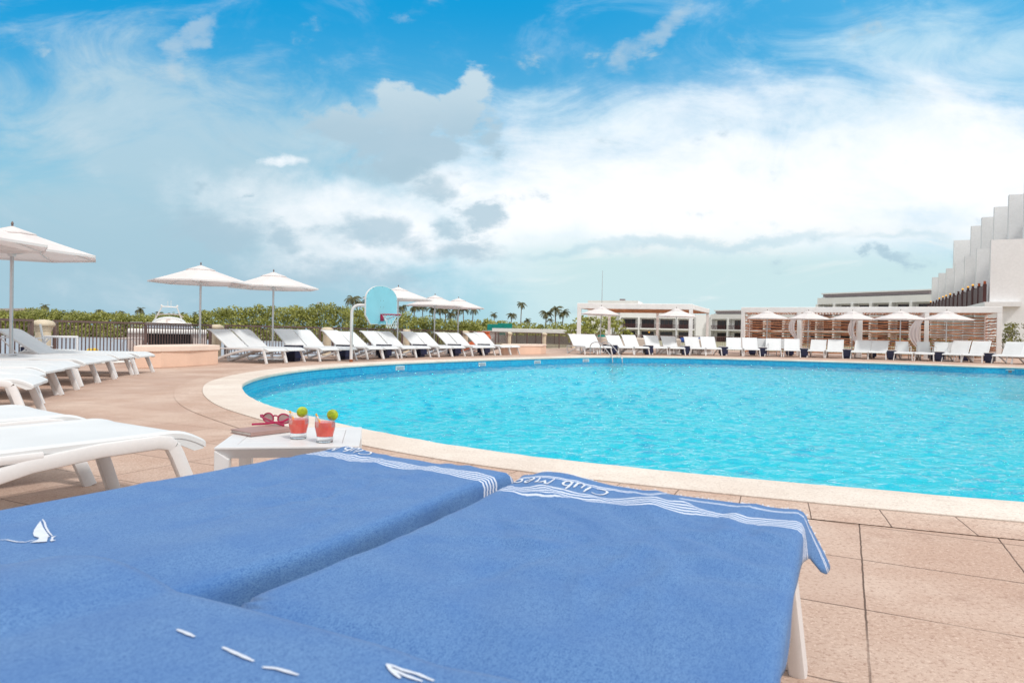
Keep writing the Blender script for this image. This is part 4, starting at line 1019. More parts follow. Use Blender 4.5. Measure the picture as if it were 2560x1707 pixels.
pillow(1576, 846, 35.7, .10, .14, 'teal', 'narrow teal pillow in the middle of the widest daybed', 'teal pillows'); pillow(1611, 847, 36.6, .20, .22, 'teal', 'teal pillow left of the middle pergola post', 'teal pillows'); pillow(1624, 847, 36.6, .2, .22, 'teal', 'teal pillow right of the middle pergola post', 'teal pillows')
pillow(1709, 850, 35.2, .42, .24, 'blue', 'long blue pillow at the right part of the sofa pergola', 'blue pillows'); pillow(1745, 847, 36, .30, .12, 'blue', 'flat blue pillow right of the front right pergola post', 'blue pillows')
def make_chair():
    t = thing('armchair', 'white armchair', 'armchair', group='white framed armchairs')
    q_ = rrect(.03, .03, .006, 1)
    for s in (-1, 1):
        x = s * .28
        for y in (-.26, .24): MB().bar((x, y, 0), (x, y, .62), q_).build('leg', M['white'], t)
        MB().bar((x, -.275, .635), (x, .255, .635), q_).build('armrest', M['white'], t)
    MB().box((0, 0, .38), (.53, .50, .03), 0, .006).build('seat', M['sling'], t)
    b = MB().box((0, 0, .24), (.53, .025, .50), 0, .006).build('backrest', M['sling'], t); b.location = (0, .24, .38); b.rotation_euler = (-.16, 0, 0)
    return t
CH = make_chair(); uc = [False]
def chair(p, rz, label):
    o = CH if not uc[0] else copy_tree(CH); uc[0] = True
    o.location = (p.x, p.y, 0); o.rotation_euler = (0, 0, rz); tag(o, label, 'armchair', 'white framed armchairs')
chair(A(152, 12.75), 2.15, 'white framed armchair beside the leftmost pillar, behind the raised lounger')
for px, d, l in ((1907, 34.2, 'white armchair behind the fifth far lounger pair'), (1957, 34.4, 'white armchair left of the first curtain'), (2258, 31.9, 'white armchair behind the left flat lounger of the far deck'), (2312, 31.7, 'white armchair behind the right flat lounger of the far deck'),
                 (2357, 30.9, 'white armchair between the third curtain and the last screen parasol'), (2372, 32.2, 'white armchair directly behind the last screen parasol pole')):
    chair(A(px, d), -.35, l)
p = A(64, 12.2); t = thing('tray_stand', 'white folding tray stand with crossed legs among the left loungers', 'tray stand', (p.x, p.y, 0), .1)
for y in (-.2, .2):
    x_ = MB(); x_.bar((-.30, y, 0), (.30, y, .60), rrect(.025, .02, .004, 1)); x_.bar((.30, y + .022, 0), (-.30, y + .022, .60), rrect(.025, .02, .004, 1)); x_.build('leg', M['white'], t)
for x in (-.30, .30): MB().bar((x, -.23, .612), (x, .25, .612), rrect(.022, .022, .004, 1)).build('rail', M['white'], t)
# terracotta jar
p = A(1209, 30.6); t = thing('terracotta_jar', 'large orange terracotta jar with a spout behind the last railing loungers', 'jar', (p.x, p.y, 0))
MB().lathe([(1e-5, 0), (.17, 0), (.22, .12), (.30, .35), (.34, .55), (.33, .70), (.27, .81), (.24, .84), (.29, .87), (.295, .92), (.26, .93), (.22, .90)], 28).build('body', M['terracotta'], t, True)
MB().sweep([(-.28, -.02, .56), (-.40, -.04, .66), (-.52, -.06, .74), (-.58, -.07, .75)], circ(.055, 10), (0, 1, 0), taper=[1.3, 1, .85, .9]).build('spout', M['terracotta'], t, True)
p = A(1180, 30.2); t = thing('terracotta_jar', 'darker terracotta jar lying tilted left of the large orange jar', 'jar', (p.x, p.y, .24)); t.rotation_euler = (0, R(62), .3)
MB().lathe([(1e-5, -.5), (.12, -.5), (.20, -.3), (.245, 0), (.21, .22), (.14, .33), (.17, .38), (.15, .39)], 24).build('body', M['terracotta'], t, True)
p = A(1287, 30.0); 
for dx, l in ((0, 'left dark sandal lying before the low planter'), (.30, 'right dark sandal lying before the low planter')):
    o = MB().box((0, 0, .025), (.26, .10, .05), .3 + dx, .02).build('sandal', M['navy'], None, True); o.location = (p.x + dx - .1, p.y - .9, 0); tag(o, l, 'sandal', 'dark sandals')

# ================================================================== BOATS
p = A(421, 37.0); t = thing('motor_yacht', 'white power catamaran with dark tunnel moored behind the railing', 'yacht', (p.x, p.y, -1.35), .44, None, (.95, .95, 1))
HW = 2.02; D0 = ZH(421, 834, 37) + 1.35; m_ = MB()
for s in (-1, 1):      # two hulls, cut by the tunnel
    secs = []
    for y, w, zk in ((-.3, .72, .50), (.8, .84, .2), (3, .88, 0), (9, .88, 0)):
        xo = s * HW; xi = s * (HW - w)
        secs.append([(xo, y, D0), (xo - s*.03, y, D0*.55), (xo - s*.18, y, zk + .05), ((xo+xi)/2, y, zk - .1), (xi + s*.14, y, zk + .05), (xi, y, D0*.62), (xi - s*.10, y, D0)])
    vs = [q_ for S_ in secs for q_ in S_]; k_ = 7
    m_.add(vs, [(a*k_+i, a*k_+i+1, (a+1)*k_+i+1, (a+1)*k_+i) for a in range(3) for i in range(k_-1)] + [tuple(range(k_))])
m_.build('hull', M['hullshade'], t, bevel=.02)
MB().box((0, 4.5, D0*.62), (2.5, 8.2, D0*.7)).build('tunnel', M['tunnel'], t)  # solid black block standing in for the shaded gap under the deck
deck_ = MB().sweep([(-HW + .05, -.35, D0 + .12), (HW - .05, -.35, D0 + .12)], rrect(.30, .26, .10, 3)); deck_.box((0, 4.4, D0 + .11), (2*HW + .08, 9.4, .24), 0, .10); dk = deck_.build('deck_rim', M['gel'], t, True)
CB = D0 + .23; z1, z2, z3 = ZH(421, 813, 37.9) + 1.35, ZH(421, 808, 37.9) + 1.35, ZH(421, 791, 38.6) + 1.35
def loft(secs, name, m, parent):
    k_ = len(secs[0]); mm = MB().add([q_ for S_ in secs for q_ in S_], [(a*k_+i, a*k_+(i+1) % k_, (a+1)*k_+(i+1) % k_, (a+1)*k_+i) for a in range(len(secs)-1) for i in range(k_)] + [tuple(range(k_-1, -1, -1)), tuple((len(secs)-1)*k_+i for i in range(k_))]); return mm.build(name, m, parent, bevel=.03)
qd = lambda x, y0, y1, z: [(-x, y0, z), (x, y0, z), (x, y1, z), (-x, y1, z)]
loft([qd(1.40, .5, 6, CB), qd(1.18, .95, 5.8, z1 + .02)], 'cabin', M['gel'], t)
ws = loft([qd(1.34, .44, 3, CB + .08), qd(1.14, .86, 3, z1 - .02)], 'windscreen', M['screen'], t)
loft([qd(1.22, .70, 6, z1), qd(1.20, .72, 6.1, z1 + .14)], 'roof', M['gel'], t)
MB().ball((0, 2.3, z1 + .12), .90, 10, (1, 1, (z3 - z1 - .12) / .90)).build('flybridge', M['gel'], t, True)
MB().sweep([(-.74, 1.6, z3 - .02), (-.5, 1.5, z3 + .10), (0, 1.45, z3 + .13), (.5, 1.5, z3 + .10), (.74, 1.6, z3 - .02)], rrect(.10, .05, .02, 2)).build('cover', M['hullshade'], t, True)
zt = ZH(421, 767, 39.4) + 1.35
ar = MB().sweep([(-1.05, 3.0, z1), (-.78, 2.7, z2 + .25), (-.42, 2.4, zt), (.38, 2.4, zt - .02), (.66, 2.7, z2 + .2), (.92, 3.0, z1)], circ(.035, 8), (0, 1, 0)); ar.build('radar_arch', M['gel'], t, True)
for x, hh in ((-.11, .32), (.06, .36)): MB().bar((x, 2.4, zt), (x, 2.4, zt + hh), circ(.012, 6), (0, 1, 0)).build('antenna', M['gel'], t)
for x in (-.45, .40): MB().ball((x, 2.4, zt + .05), .06, 6).build('arch_lamp', M['gel'], t, True)
rl = MB()
for zz in (.16, .36): rl.sweep([(-HW + .1, 4, D0 + .23 + zz), (-HW + .1, .2, D0 + .23 + zz), (-1.3, -.1, D0 + .23 + zz)], circ(.014, 6))
for y in (.2, 1.5, 3): rl.bar((-HW + .1, y, D0 + .2), (-HW + .1, y, D0 + .6), circ(.014, 6))
rl.build('bow_rail', M['steel'], t)
MB().lathe([(.10, 0), (.13, .0), (.13, .012), (.10, .012)], 16, (-.05, 0, 0)).tf(Matrix.Translation(Vector((0, 1.48, z2 + .14))) @ Matrix.Rotation(R(65), 4, 'X')).build('badge', M['hullshade'], t)
MB().box((.35, -.75, .22), (1.5, .6, .22), .1, .08).build('tender_bow', M['gel'], t, True)
# yellow pedal boat on the float
p = A(268, 33.0); t = thing('pedal_boat', 'yellow and white pedal boat moored behind the left railing', 'pedal boat', (p.x, p.y, -1.30), .25)
for y in (-.55, .55): MB().sweep([(-1.3, y, .28), (-1.1, y, .16), (1.1, y, .16), (1.35, y, .3)], rrect(.44, .38, .15, 3), taper=[.5, 1, 1, .5]).build('float', M['yellow'], t, True)
MB().box((0, 0, .40), (2.1, 1.5, .12), 0, .04).build('platform', M['gel'], t, True)
for y in (-.35, .35):
    s_ = MB(); s_.box((-.35, y, .55), (.5, .5, .18), 0, .06); s_.box((-.62, y, .80), (.16, .52, .52), 0, .07); s_.build('seat', M['yellow'], t, True)
MB().ball((-.9, -.1, .62), .26, 8, (1, 1, .8)).build('buoy', M['yellow'], t, True)
p = A(322, 34.5); t = thing('small_dinghy', 'small grey dinghy with folded bimini frame left of the yacht', 'dinghy', (p.x, p.y, -1.30), -.1)
loft([[(-.55, -1.4, .0), (.55, -1.4, 0), (.5, 1.4, 0), (-.5, 1.4, 0)], [(-.75, -1.6, .5), (.75, -1.6, .5), (.7, 1.6, .5), (-.7, 1.6, .5)]], 'hull', M['gel'], t)
for y in (-.4, .5): MB().sweep([(-.72, y, .5), (-.70, y, 1.30), (-.45, y, 1.52), (.45, y, 1.50), (.70, y, 1.25), (.72, y, .5)], circ(.022, 6), (0, 1, 0)).build('bimini_bow', M['steel'], t, True)
MB().box((0, .05, 1.53), (.95, 1.1, .07), 0, .03).build('bimini', M['hullshade'], t, True)

# ================================================================== VEGETATION
import numpy as np
def leaf_cloud(name, blobs, per, size, m, parent=None, seed=1, up=.35, inner=.25):
    r_ = np.random.default_rng(seed); P, N = [], []
    for (c, rad) in blobs:
        k = int(per * (rad[0]*rad[2])**.9) + 4
        d = r_.normal(size=(k, 3)); d /= np.linalg.norm(d, axis=1)[:, None]
        f = 1 - inner * r_.random(k)**2 + r_.normal(0, .05, k)
        P.append(np.array(c) + d * np.array(rad) * f[:, None]); N.append(d)
    P = np.concatenate(P); N = np.concatenate(N); n_ = len(P)
    N = N + r_.normal(0, .55, (n_, 3)) + np.array([0, 0, up]); N /= np.linalg.norm(N, axis=1)[:, None]
    T = np.cross(N, r_.normal(size=(n_, 3))); T /= np.linalg.norm(T, axis=1)[:, None]; B = np.cross(N, T)
    s_ = size * r_.uniform(.6, 1.35, n_)[:, None]
    q = np.stack([P - T*s_, P - B*s_*.5 + N*s_*.12, P + T*s_, P + B*s_*.5 - N*s_*.1], 1).reshape(-1, 3)
    me = bpy.data.meshes.new(name); me.vertices.add(len(q)); me.vertices.foreach_set('co', q.astype(np.float32).ravel())
    me.loops.add(n_*4); me.loops.foreach_set('vertex_index', np.arange(n_*4, dtype=np.int32)); me.polygons.add(n_)
    me.polygons.foreach_set('loop_start', np.arange(0, n_*4, 4, dtype=np.int32)); me.polygons.foreach_set('loop_total', np.full(n_, 4, dtype=np.int32))
    me.update(calc_edges=True); me.materials.append(m); o = bpy.data.objects.new(name, me); COL.objects.link(o)
    if parent is not None: o.parent = parent
    return o
top = [(-60, 779), (0, 779), (64, 777), (96, 772.6), (127, 774), (153, 781), (223, 784), (287, 781), (383, 788), (478, 787), (510, 781), (545, 775), (571, 770), (640, 762), (673, 769), (717, 767), (745, 763), (782, 769), (823, 757), (858, 766), (890, 769), (940, 774), (999, 782), (1020, 785), (1062, 790), (1105, 797), (1148, 801), (1179, 807), (1201, 816), (1222, 830)]
def interp(T, x):
    for (a, b), (c, d) in zip(T, T[1:]):
        if a <= x <= c: return b + (d - b) * (x - a) / (c - a)
    return T[-1][1]
rn = random.Random(8); bl = []; px = -60.0
while px < 1216:
    d = 127 + rn.uniform(-1.5, 4); ht = ZH(px, interp(top, px), d) + rn.uniform(-.5, .55); z = -1.3
    while z < ht - .4:
        rr = rn.uniform(.6, 1.25); zc = min(z + rr * .7, ht - rr * .75); q = A(px + rn.uniform(-9, 9), d + (z + 1.3) * .55 + rn.uniform(-.6, 1.2))
        bl.append(((q.x, q.y, zc), (rr * 1.2, rr, rr * .85))); z += rr * .95
    px += 10.5
tag(leaf_cloud('mangrove_trees', bl, 85, .23, M['mangrove'], seed=2, inner=.5), kind='stuff')
bl = []; px = -40.0
while px < 520:                       # darker growth behind, uneven skyline
    if rn.random() < .75:
        d = 150; ht = ZH(px, interp(top, px) - rn.uniform(-3, 7), d); q = A(px, d); bl.append(((q.x, q.y, ht - 1.2), (2.2, 1.5, 1.3)))
    px += 16
tag(leaf_cloud('distant_trees', bl, 22, .45, M['leaf'], seed=3, inner=.5), kind='stuff')
bl = []
for px, py in [(1150, 803), (1170, 800), (1190, 798), (1210, 797), (1225, 797), (1243, 798), (1262, 800), (1282, 802), (1300, 803), (1318, 806), (1330, 808), (1345, 809), (1360, 810), (1378, 808), (1395, 806), (1412, 805), (1428, 806), (1440, 808), (1452, 806), (1470, 804)]:
    d = 172 + rn.uniform(-6, 10)
    for k in range(4):
        ht = ZH(px, py + rn.uniform(-1, 4), d); q = A(px + rn.uniform(-9, 9), d - k * 2.2); bl.append(((q.x, q.y, ht - 1.3 - k * .9), (2.3, 1.8, 1.4)))
tag(leaf_cloud('distant_scrub', bl, 26, .45, M['mangrove'], seed=4, inner=.5), kind='stuff')
def tree(px, d, py_top, w, label, name='leafy_tree', cat='tree', gr='leafy trees behind the sofa pergola', dens=60, lf=.16, z0=0.0, m='mangrove', seed=1):
    p = A(px, d); h = ZH(px, py_top, d); t = thing(name, label, cat, (p.x, p.y, z0), 0, gr); r_ = random.Random(seed); h -= z0
    tr = MB(); bl = []
    for k in range(5):
        a = r_.uniform(0, 6.28); e = Vector((w*.36*math.cos(a), w*.30*math.sin(a), h * r_.uniform(.55, .8)))
        tr.sweep([(0, 0, 0), (e.x*.15, e.y*.15, h*.25), (e.x*.6, e.y*.6, e.z*.7), tuple(e)], circ(.05 * h / 3, 6), (1, 0, 0), taper=[1.2, .9, .6, .3])
    tr.build('trunk', M['bark'], t)
    for k in range(int(16 + 6 * w)):
        a = r_.uniform(0, 6.28); q = r_.random()**.5; z = h * r_.uniform(.16, .95); env = w * .5 * math.sqrt(max(.05, 1 - abs(z/h - .45)**2 * 3)); rr = r_.uniform(.10, .17) * min(w, h)
        bl.append(((env*q*math.cos(a), env*.8*q*math.sin(a), min(z, h - rr*.7)), (rr, rr, rr*.8)))
    leaf_cloud('crown', bl, dens, lf, M[m], t, seed, inner=.6); return t
tree(1478, 62, 790, 4.4, 'tall leafy tree seen left of the hotel, behind the left parasol of the sofa pergola', dens=120, lf=.15, seed=3)
tree(1530, 64, 789, 3.4, 'leafy tree beside the hotel wall, right behind the sofa pergola back post', dens=120, lf=.15, seed=5)
tree(1447, 60, 806, 2.2, 'small leafy tree just left of the sofa pergola', dens=120, lf=.14, seed=9)
for px, d, py, w, l in ((2545, 40.5, 806, 1.9, 'oleander bush against the white tower wall at right edge'), (2516, 41, 822, 1.2, 'lower oleander bush right of the stick pergola post')):
    tree(px, d, py, w, l, 'oleander_bush', 'bush', 'oleander bushes by the tower', 260, .085, 0, 'leaf', int(px))
for px, d, py, w, l in ((2245, 40.5, 842, 2.6, 'green bush seen through the third screen bay'), (2330, 39.5, 846, 1.8, 'green bush behind the third curtain post'), (2386, 38.5, 848, 2.0, 'green bush seen through the last screen bay'), (2440, 38, 846, 1.6, 'green bush behind the right end of the stick screen'), (1758, 47.2, 845, 1.2, 'small bush between the two hotel blocks')):
    tree(px, d, py, w, l, 'low_bush', 'bush', 'bushes behind the stick pergola', 160, .10, 0, 'leaf', int(px))
w_ = A(2530, 41.6); t = thing('rubble_wall', 'low rubble stone wall under the oleander bushes', 'wall', (w_.x, w_.y, 0), -.5); MB().box((.6, -1.2, .28), (4.2, .4, .56), 0, .05).build('wall', plain('rubble', (.40, .33, .29), .95, var=.4, vscale=6, bump=.6, bscale=14), t)
# palms
def make_palm(seed, th=9.0):
    r_ = random.Random(seed); t = thing('palm_tree', 'palm', 'palm tree'); lean = r_.uniform(-.5, .5)
    MB().sweep([(lean * (z/th)**2, 0, z) for z in (0, th*.3, th*.6, th*.85, th)], circ(.16, 8), (0, 1, 0), taper=[1.3, 1, .8, .75, .9]).build('trunk', M['bark'], t, True)
    cr = MB(); top_ = Vector((lean, 0, th))
    for k in range(17):
        az = 2*math.pi*k/17*1.0 + r_.uniform(-.2, .2); el = r_.choice([1.2, .9, .6, .35, .1, -.25]) + r_.uniform(-.1, .1); L = r_.uniform(1.7, 2.2); pts = []; p = top_.copy(); e = el
        for s_ in range(9):
            pts.append(p.copy()); p = p + Vector((math.cos(az)*math.cos(e), math.sin(az)*math.cos(e), math.sin(e))) * L/8; e -= .23
        sd = Vector((-math.sin(az), math.cos(az), 0))
        for s_ in range(1, 9):
            wv_ = .72 * math.sin(math.pi * (s_ + 1.0) / 10.5)
            dn = Vector((0, 0, -.55 * wv_)); fw = (pts[s_] - pts[s_-1]) * .9; b_ = pts[s_-1]
            for sg in (-1, 1):
                for h_ in (0, .5):
                    o_ = b_ + (pts[s_] - b_) * h_; tip_ = o_ + sd * sg * wv_ * .8 + dn * r_.uniform(.6, 1.2) + fw
                    cr.add([o_, o_ + (pts[s_] - b_) * .55, tip_], [(0, 1, 2)])
        cr.sweep(pts, circ(.022, 4), (0, 0, 1), cap=False)
    cr.build('crown', M['palmleaf'], t, fix=False); return t
PALMS = [make_palm(k) for k in (1, 2, 3)]; up_ = [False] * 3
def palm(i, px, py, d, wpx, label, gr):
    k = i % 3; o = PALMS[k] if not up_[k] else copy_tree(PALMS[k]); up_[k] = True
    s_ = wpx * d / F0 / 2.75; zt_ = ZH(px, py, d); z0 = -1.0; p = A(px, d)
    o.scale = (s_, s_, s_); o.location = (p.x, p.y, zt_ - 9.0 * s_); o.rotation_euler = (0, 0, i * 1.7); tag(o, label, 'palm tree', gr)
PL = [(115, 766, 200, 20, 'lone dark palm above the mangroves right of the left parasol pole'), (247, 778, 210, 20, 'dark palm crown above the mangroves left of the yacht, first of three'), (303, 780, 215, 14, 'smallest dark palm crown above the mangroves left of the yacht'), (349, 775, 205, 24, 'largest dark palm crown just left of the yacht arch'), (395, 783, 215, 16, 'dark palm crown partly behind the yacht arch'),
      (880, 748, 190, 40, 'big palm rising over the mangroves above the bend of the hoop pole'), (914, 750, 195, 28, 'palm crown touching the left edge of the blue backboard'), (897, 758, 196, 22, 'small palm between the hoop pole palm and the backboard')]
GP = 'palms in the row beneath the small parasols'
for k, (x, y) in enumerate(((1007, 768), (1033, 767), (1057, 768), (1083, 771), (1100, 772), (1116, 773), (1127, 785), (1144, 774), (1159, 774), (1180, 772))):
    PL.append((x, y, 185 + 4 * (k % 4), 27, 'palm in the row under the small parasols, %s from the blue backboard' % ORD[k]))
PL += [(1236, 786, 185, 18, 'short palm left of the teal tarpaulin'), (1276, 788, 190, 24, 'short leaning palm over the teal tarpaulin'), (1301, 760, 200, 23, 'tallest palm standing alone between jar and pergola'), (1316, 801, 190, 20, 'low palm crown at the foot of the tallest palm'), (1361, 784, 185, 30, 'palm left of the twin palms near the pergola'), (1388, 772, 185, 32, 'left palm of the twin palms near the pergola'), (1404, 781, 186, 28, 'right palm of the twin palms near the pergola'), (1374, 800, 180, 16, 'small dark palm under the twin palms')]
for i, (px, py, d, w, l) in enumerate(PL): palm(i, px, py, d, w, l, GP if 8 <= i < 18 else 'palms over the far shore')

# ================================================================== BUILDINGS
def box_on(mb, O, ex, ey, x0, x1, y0, y1, z0, z1):
    P = lambda x, y: (O.x + ex.x*x + ey.x*y, O.y + ex.y*x + ey.y*y)
    mb.prism([P(x0, y0), P(x1, y0), P(x1, y1), P(x0, y1)], z0, z1)
def hotel(O, ex, ey, nb, bw, storeys, sh, depth, label, first=.9, parapet=1.5, z0=-.1, lamp_bay=None, band=True):
    """bays with balconies along ex; ey points into the block"""
    t = thing('hotel_block', label, 'building', (O.x, O.y, z0)); o0 = Vector((0, 0)); H = storeys * sh + parapet; L = nb * bw
    w = MB(); rec = 1.6
    box_on(w, o0, ex, ey, 0, L, rec, depth, 0, H)
    box_on(w, o0, ex, ey, 0, L, 0, rec - .003, storeys * sh - .45, H - .25)
    for i in range(nb + 1):
        x = i * bw; box_on(w, o0, ex, ey, x - .22, x + .22, -.25, rec - .003, 0, storeys * sh - .453)
    w.build('wall', M['plaster'], t)
    sl_ = MB()
    for s_ in range(1, storeys):
        for i in range(nb): box_on(sl_, o0, ex, ey, i*bw + .223, (i+1)*bw - .223, -.45, rec - .005, s_*sh - .32, s_*sh)
    sl_.build('balcony_slab', M['plaster'], t)
    if band:
        rf = MB(); box_on(rf, o0, ex, ey, .8, L - .8, .8, depth - .5, H + .003, H + .55); rf2 = rf.build('roof', M['greyband'], t)
        m_ = MB(); box_on(m_, o0, ex, ey, .5, L - .5, .5, depth - .3, H + .553, H + .80); m_.build('roof_slab', M['plaster'], rf2)
    for s_ in range(storeys):
        for i in range(nb):
            x = i * bw + first; z = s_ * sh + .03; ww = bw - first - .55
            fm = MB(); box_on(fm, o0, ex, ey, x, x + ww, rec - .07, rec - .004, z, z + 2.12); f = fm.build('window', M['glass'], t)
            m_ = MB()
            for k in range(4): box_on(m_, o0, ex, ey, x + (ww - .07)*k/3, x + (ww - .07)*k/3 + .07, rec - .11, rec - .072, z, z + 2.12)
            box_on(m_, o0, ex, ey, x, x + ww, rec - .115, rec - .073, z + 2.121, z + 2.2); m_.build('frame', M['brownrail'], f)
            if s_ or True:
                r_ = MB(); x0, x1 = i*bw + .23, (i+1)*bw - .23
                box_on(r_, o0, ex, ey, x0, x1, -.40, -.35, z + .92, z + .98)
                nn_ = int((x1 - x0) / .16)
                for k in range(nn_): box_on(r_, o0, ex, ey, x0 + k*.16, x0 + k*.16 + .055, -.395, -.355, z + .05, z + .917)
                r_.build('balcony_rail', M['brownrail'], t)
    if lamp_bay is not None:
        s_, i = lamp_bay; q = o0 + ex * (i*bw + bw*.62) + ey * (rec - .25); MB().ball((q.x, q.y, s_*sh + 2.0), .24, 6, (1, 1, .6)).build('wall_lamp', M['amber'], t, True)
    return t
# central block
Oa, Ob = A(1549, 170), A(1722, 170); ex_ = (Ob - Oa).xy.normalized(); ey_ = V2(-ex_.y, ex_.x); bw_ = ((Ob - Oa).xy.length) / 3.68
hotel(Oa.xy, ex_, ey_, 4, bw_, 2, 3.0, 14, 'white two storey hotel block framed by the sofa pergola', 1.05, 1.0, -.1, (0, 1))
e_ = A(1722, 170).xy + ex_ * (bw_ * .32); t = thing('stair_tower', 'blank white end wall right of the central hotel block', 'building', (e_.x, e_.y, -.1)); 
m_ = MB(); box_on(m_, Vector((0, 0)), ex_, ey_, .01, 5.2, -.6, 13, 0, 6.6); m_.build('wall', M['plaster'], t); m_ = MB(); box_on(m_, Vector((0, 0)), ex_, ey_, 5.2, 8.4, 3, 13, 0, 6.3); m_.build('recess_wall', M['plaster2'], t)
m_ = MB(); box_on(m_, Vector((0, 0)), ex_, ey_, 6.0, 7.9, 2.9, 2.995, 3.3, 5.9); m_.build('window', M['glass'], t)
Oc, Od = A(1776, 168), A(2060, 150); ex2 = (Od - Oc).xy.normalized(); ey2 = V2(-ex2.y, ex2.x)
hotel(Oc.xy, ex2, ey2, 6, (Od - Oc).xy.length / 6, 2, 3.0, 13, 'white two storey hotel block behind the left half of the stick screen', 1.0, .95, -.1)
Oe, Of = A(2041, 147), A(2329, 128); ex3 = (Of - Oe).xy.normalized(); ey3 = V2(-ex3.y, ex3.x); L3 = (Of - Oe).xy.length
t3 = hotel(Oe.xy, ex3, ey3, 6, L3 / 6, 3, 3.0, 14, 'white three storey hotel wing with brown roof band above the stick pergola', .7, 1.15, -.1)
# back block whose roof shows over the pergola
p = A(1468, 230); q = A(1593, 225); t = thing('far_building', 'pale flat roofed building far behind the sofa pergola roof', 'building', (p.x, p.y, -.1)); ex4 = (q - p).xy.normalized(); ey4 = V2(-ex4.y, ex4.x); L4 = (q - p).xy.length; zt_ = ZH(1500, 751, 230)
m_ = MB(); box_on(m_, Vector((0, 0)), ex4, ey4, 0, L4, 0, 14, 0, zt_); m_.build('wall', M['plaster'], t)
m_ = MB(); box_on(m_, Vector((0, 0)), ex4, ey4, L4 + .01, L4 + 3.5, 1, 12, 0, zt_ - 1.2); m_.build('annex', M['plaster'], t)
for k in range(5):
    m_ = MB(); box_on(m_, Vector((0, 0)), ex4, ey4, 1.5 + k*2.6, 2.8 + k*2.6, -.05, -.003, zt_ - 1.85, zt_ - 1.3); m_.build('window', M['blue'], t)
m_ = MB(); box_on(m_, Vector((0, 0)), ex4, ey4, L4*.62, L4*.72, 2, 4, zt_, zt_ + .7); m_.build('roof_vent', M['greyband'], t)
p = A(1503, 160); o = MB().lathe([(.10, 0), (.05, 16), (1e-5, ZH(1503, 676, 160))], 8).build('antenna_mast', M['alu'], None); o.location = (p.x, p.y, 0); tag(o, 'thin radio mast rising above the left parasol of the sofa pergola', 'mast')
p = A(793, 200); t = thing('light_pole', 'thin lamp post with side arm above the mangroves', 'lamp post', (p.x, p.y, -1.2)); zt_ = ZH(790, 756, 200) + 1.2
MB().bar((0, 0, 0), (0, 0, zt_), circ(.12, 6), (0, 1, 0)).build('pole', M['alu'], t); MB().box((.75, 0, zt_), (1.5, .2, .2)).build('arm', M['alu'], t)
p = A(-30, 320); q = A(58, 300); t = thing('pier_building', 'low grey roofline far beyond the mangroves at the left edge', 'building', (p.x, p.y, -1.2)); ex5 = (q - p).xy; zt_ = ZH(20, 768, 310) + 1.2
m_ = MB(); box_on(m_, Vector((0, 0)), ex5.normalized(), V2(0, 1), 0, ex5.length, 0, 8, 0, zt_ - 1.6); m_.build('wall', M['greyband'], t); m_ = MB(); box_on(m_, Vector((0, 0)), ex5.normalized(), V2(0, 1), -.5, ex5.length + .5, -1, 9, zt_ - 1.597, zt_ - .6); m_.build('roof', M['hullshade'], t)
# low white canopy and teal tarpaulins
p, q = A(1230, 70), A(1436, 68); e = (q - p).xy; t = thing('flat_canopy', 'long flat white canopy beyond the railing left of the sofa pergola', 'canopy', (p.x, p.y, 0), math.atan2(e.y, e.x))
za, zb = ZH(1330, 822, 69), ZH(1330, 833, 69); MB().box((e.length/2, 1.5, (za+zb)/2), (e.length, 3, za-zb), 0, .02).build('roof', M['pavwhite'], t)
for k in range(5): MB().box((.3 + (e.length-.6)*k/4, 1.5, (zb - .2)/2), (.12, .12, zb + .2 - .004)).build('post', M['greyband'], t)
MB().box((e.length + .45, 1.0, (za+zb)/2), (.85, 1.2, .30)).build('sign_box', M['greyband'], t)
MB().box((e.length*.5, 3.2, .25), (e.length + 2, .2, .9)).build('back_wall', M['pavwhite'], t)
for px0, px1, py0, py1, d, l in ((1218, 1262, 810, 820, 100, 'dark teal tarpaulin wall left of the short leaning palm'), (1244, 1280, 808, 820, 97, 'bright teal tarpaulin in front of the scrub')):
    p, q = A(px0, d), A(px1, d); z0_, z1_ = ZH(px0, py1 + 4, d), ZH(px0, py0, d); o = MB().box(((q.x - p.x)/2, 0, (z1_ + -.1)/2), (q.x - p.x, .5, z1_ + .1), 0, .05).build('tarpaulin', M['teal'], None); o.location = (p.x, p.y, 0); tag(o, l, 'tarpaulin', 'teal tarpaulins')
p = A(1205, 98); q = A(1246, 98); o = MB().box(((q.x-p.x)/2, 1, .35), (q.x-p.x, 1.5, 1.4), 0, .02).build('hut_wall', M['hullshade'], None); o.location = (p.x, p.y, .2); tag(o, 'low brown hut wall left of the white canopy', 'hut')
# stepped tower at right
dA = V2(.426, .905).normalized(); dB = V2(dA.y, -dA.x)              # along the facade / to the right
O_ = A(2471, 45.0).xy; HL, HU = ZH(2475, 596, 45), ZH(2540, 470, 47)
t = thing('stepped_tower', 'tall white stepped building with staggered fin walls at the right edge', 'building', (O_.x, O_.y, -.1)); z_ = Vector((0, 0))
m_ = MB(); box_on(m_, z_, dB, dA, 0, 14, 0, .45, 0, HL); m_.build('front_wall', M['plaster'], t)
m_ = MB(); box_on(m_, z_, dB, dA, 3.2, 14, .453, 32.5, 0, HL - .4); m_.build('core_wall', M['plaster2'], t)
SBK = 1.85
for k in range(1, 7):
    y = 4.92 * k
    m_ = MB(); box_on(m_, z_, dB, dA, 0, 3.197, y, y + .4, 0, HL); m_.build('fin_wall', M['plaster'], t)
for k in range(0, 7):
    if k == 5: continue
    y = 4.92 * k + (.05 if k else .46)
    m_ = MB(); box_on(m_, z_, dB, dA, SBK, 14, y, y + .4, HL + .003, HU); m_.build('upper_fin_wall', M['plaster'], t)
m_ = MB(); box_on(m_, z_, dB, dA, SBK + 2.2, 14, .9, 32, HL, HU - .3); m_.build('upper_core_wall', M['plaster2'], t)
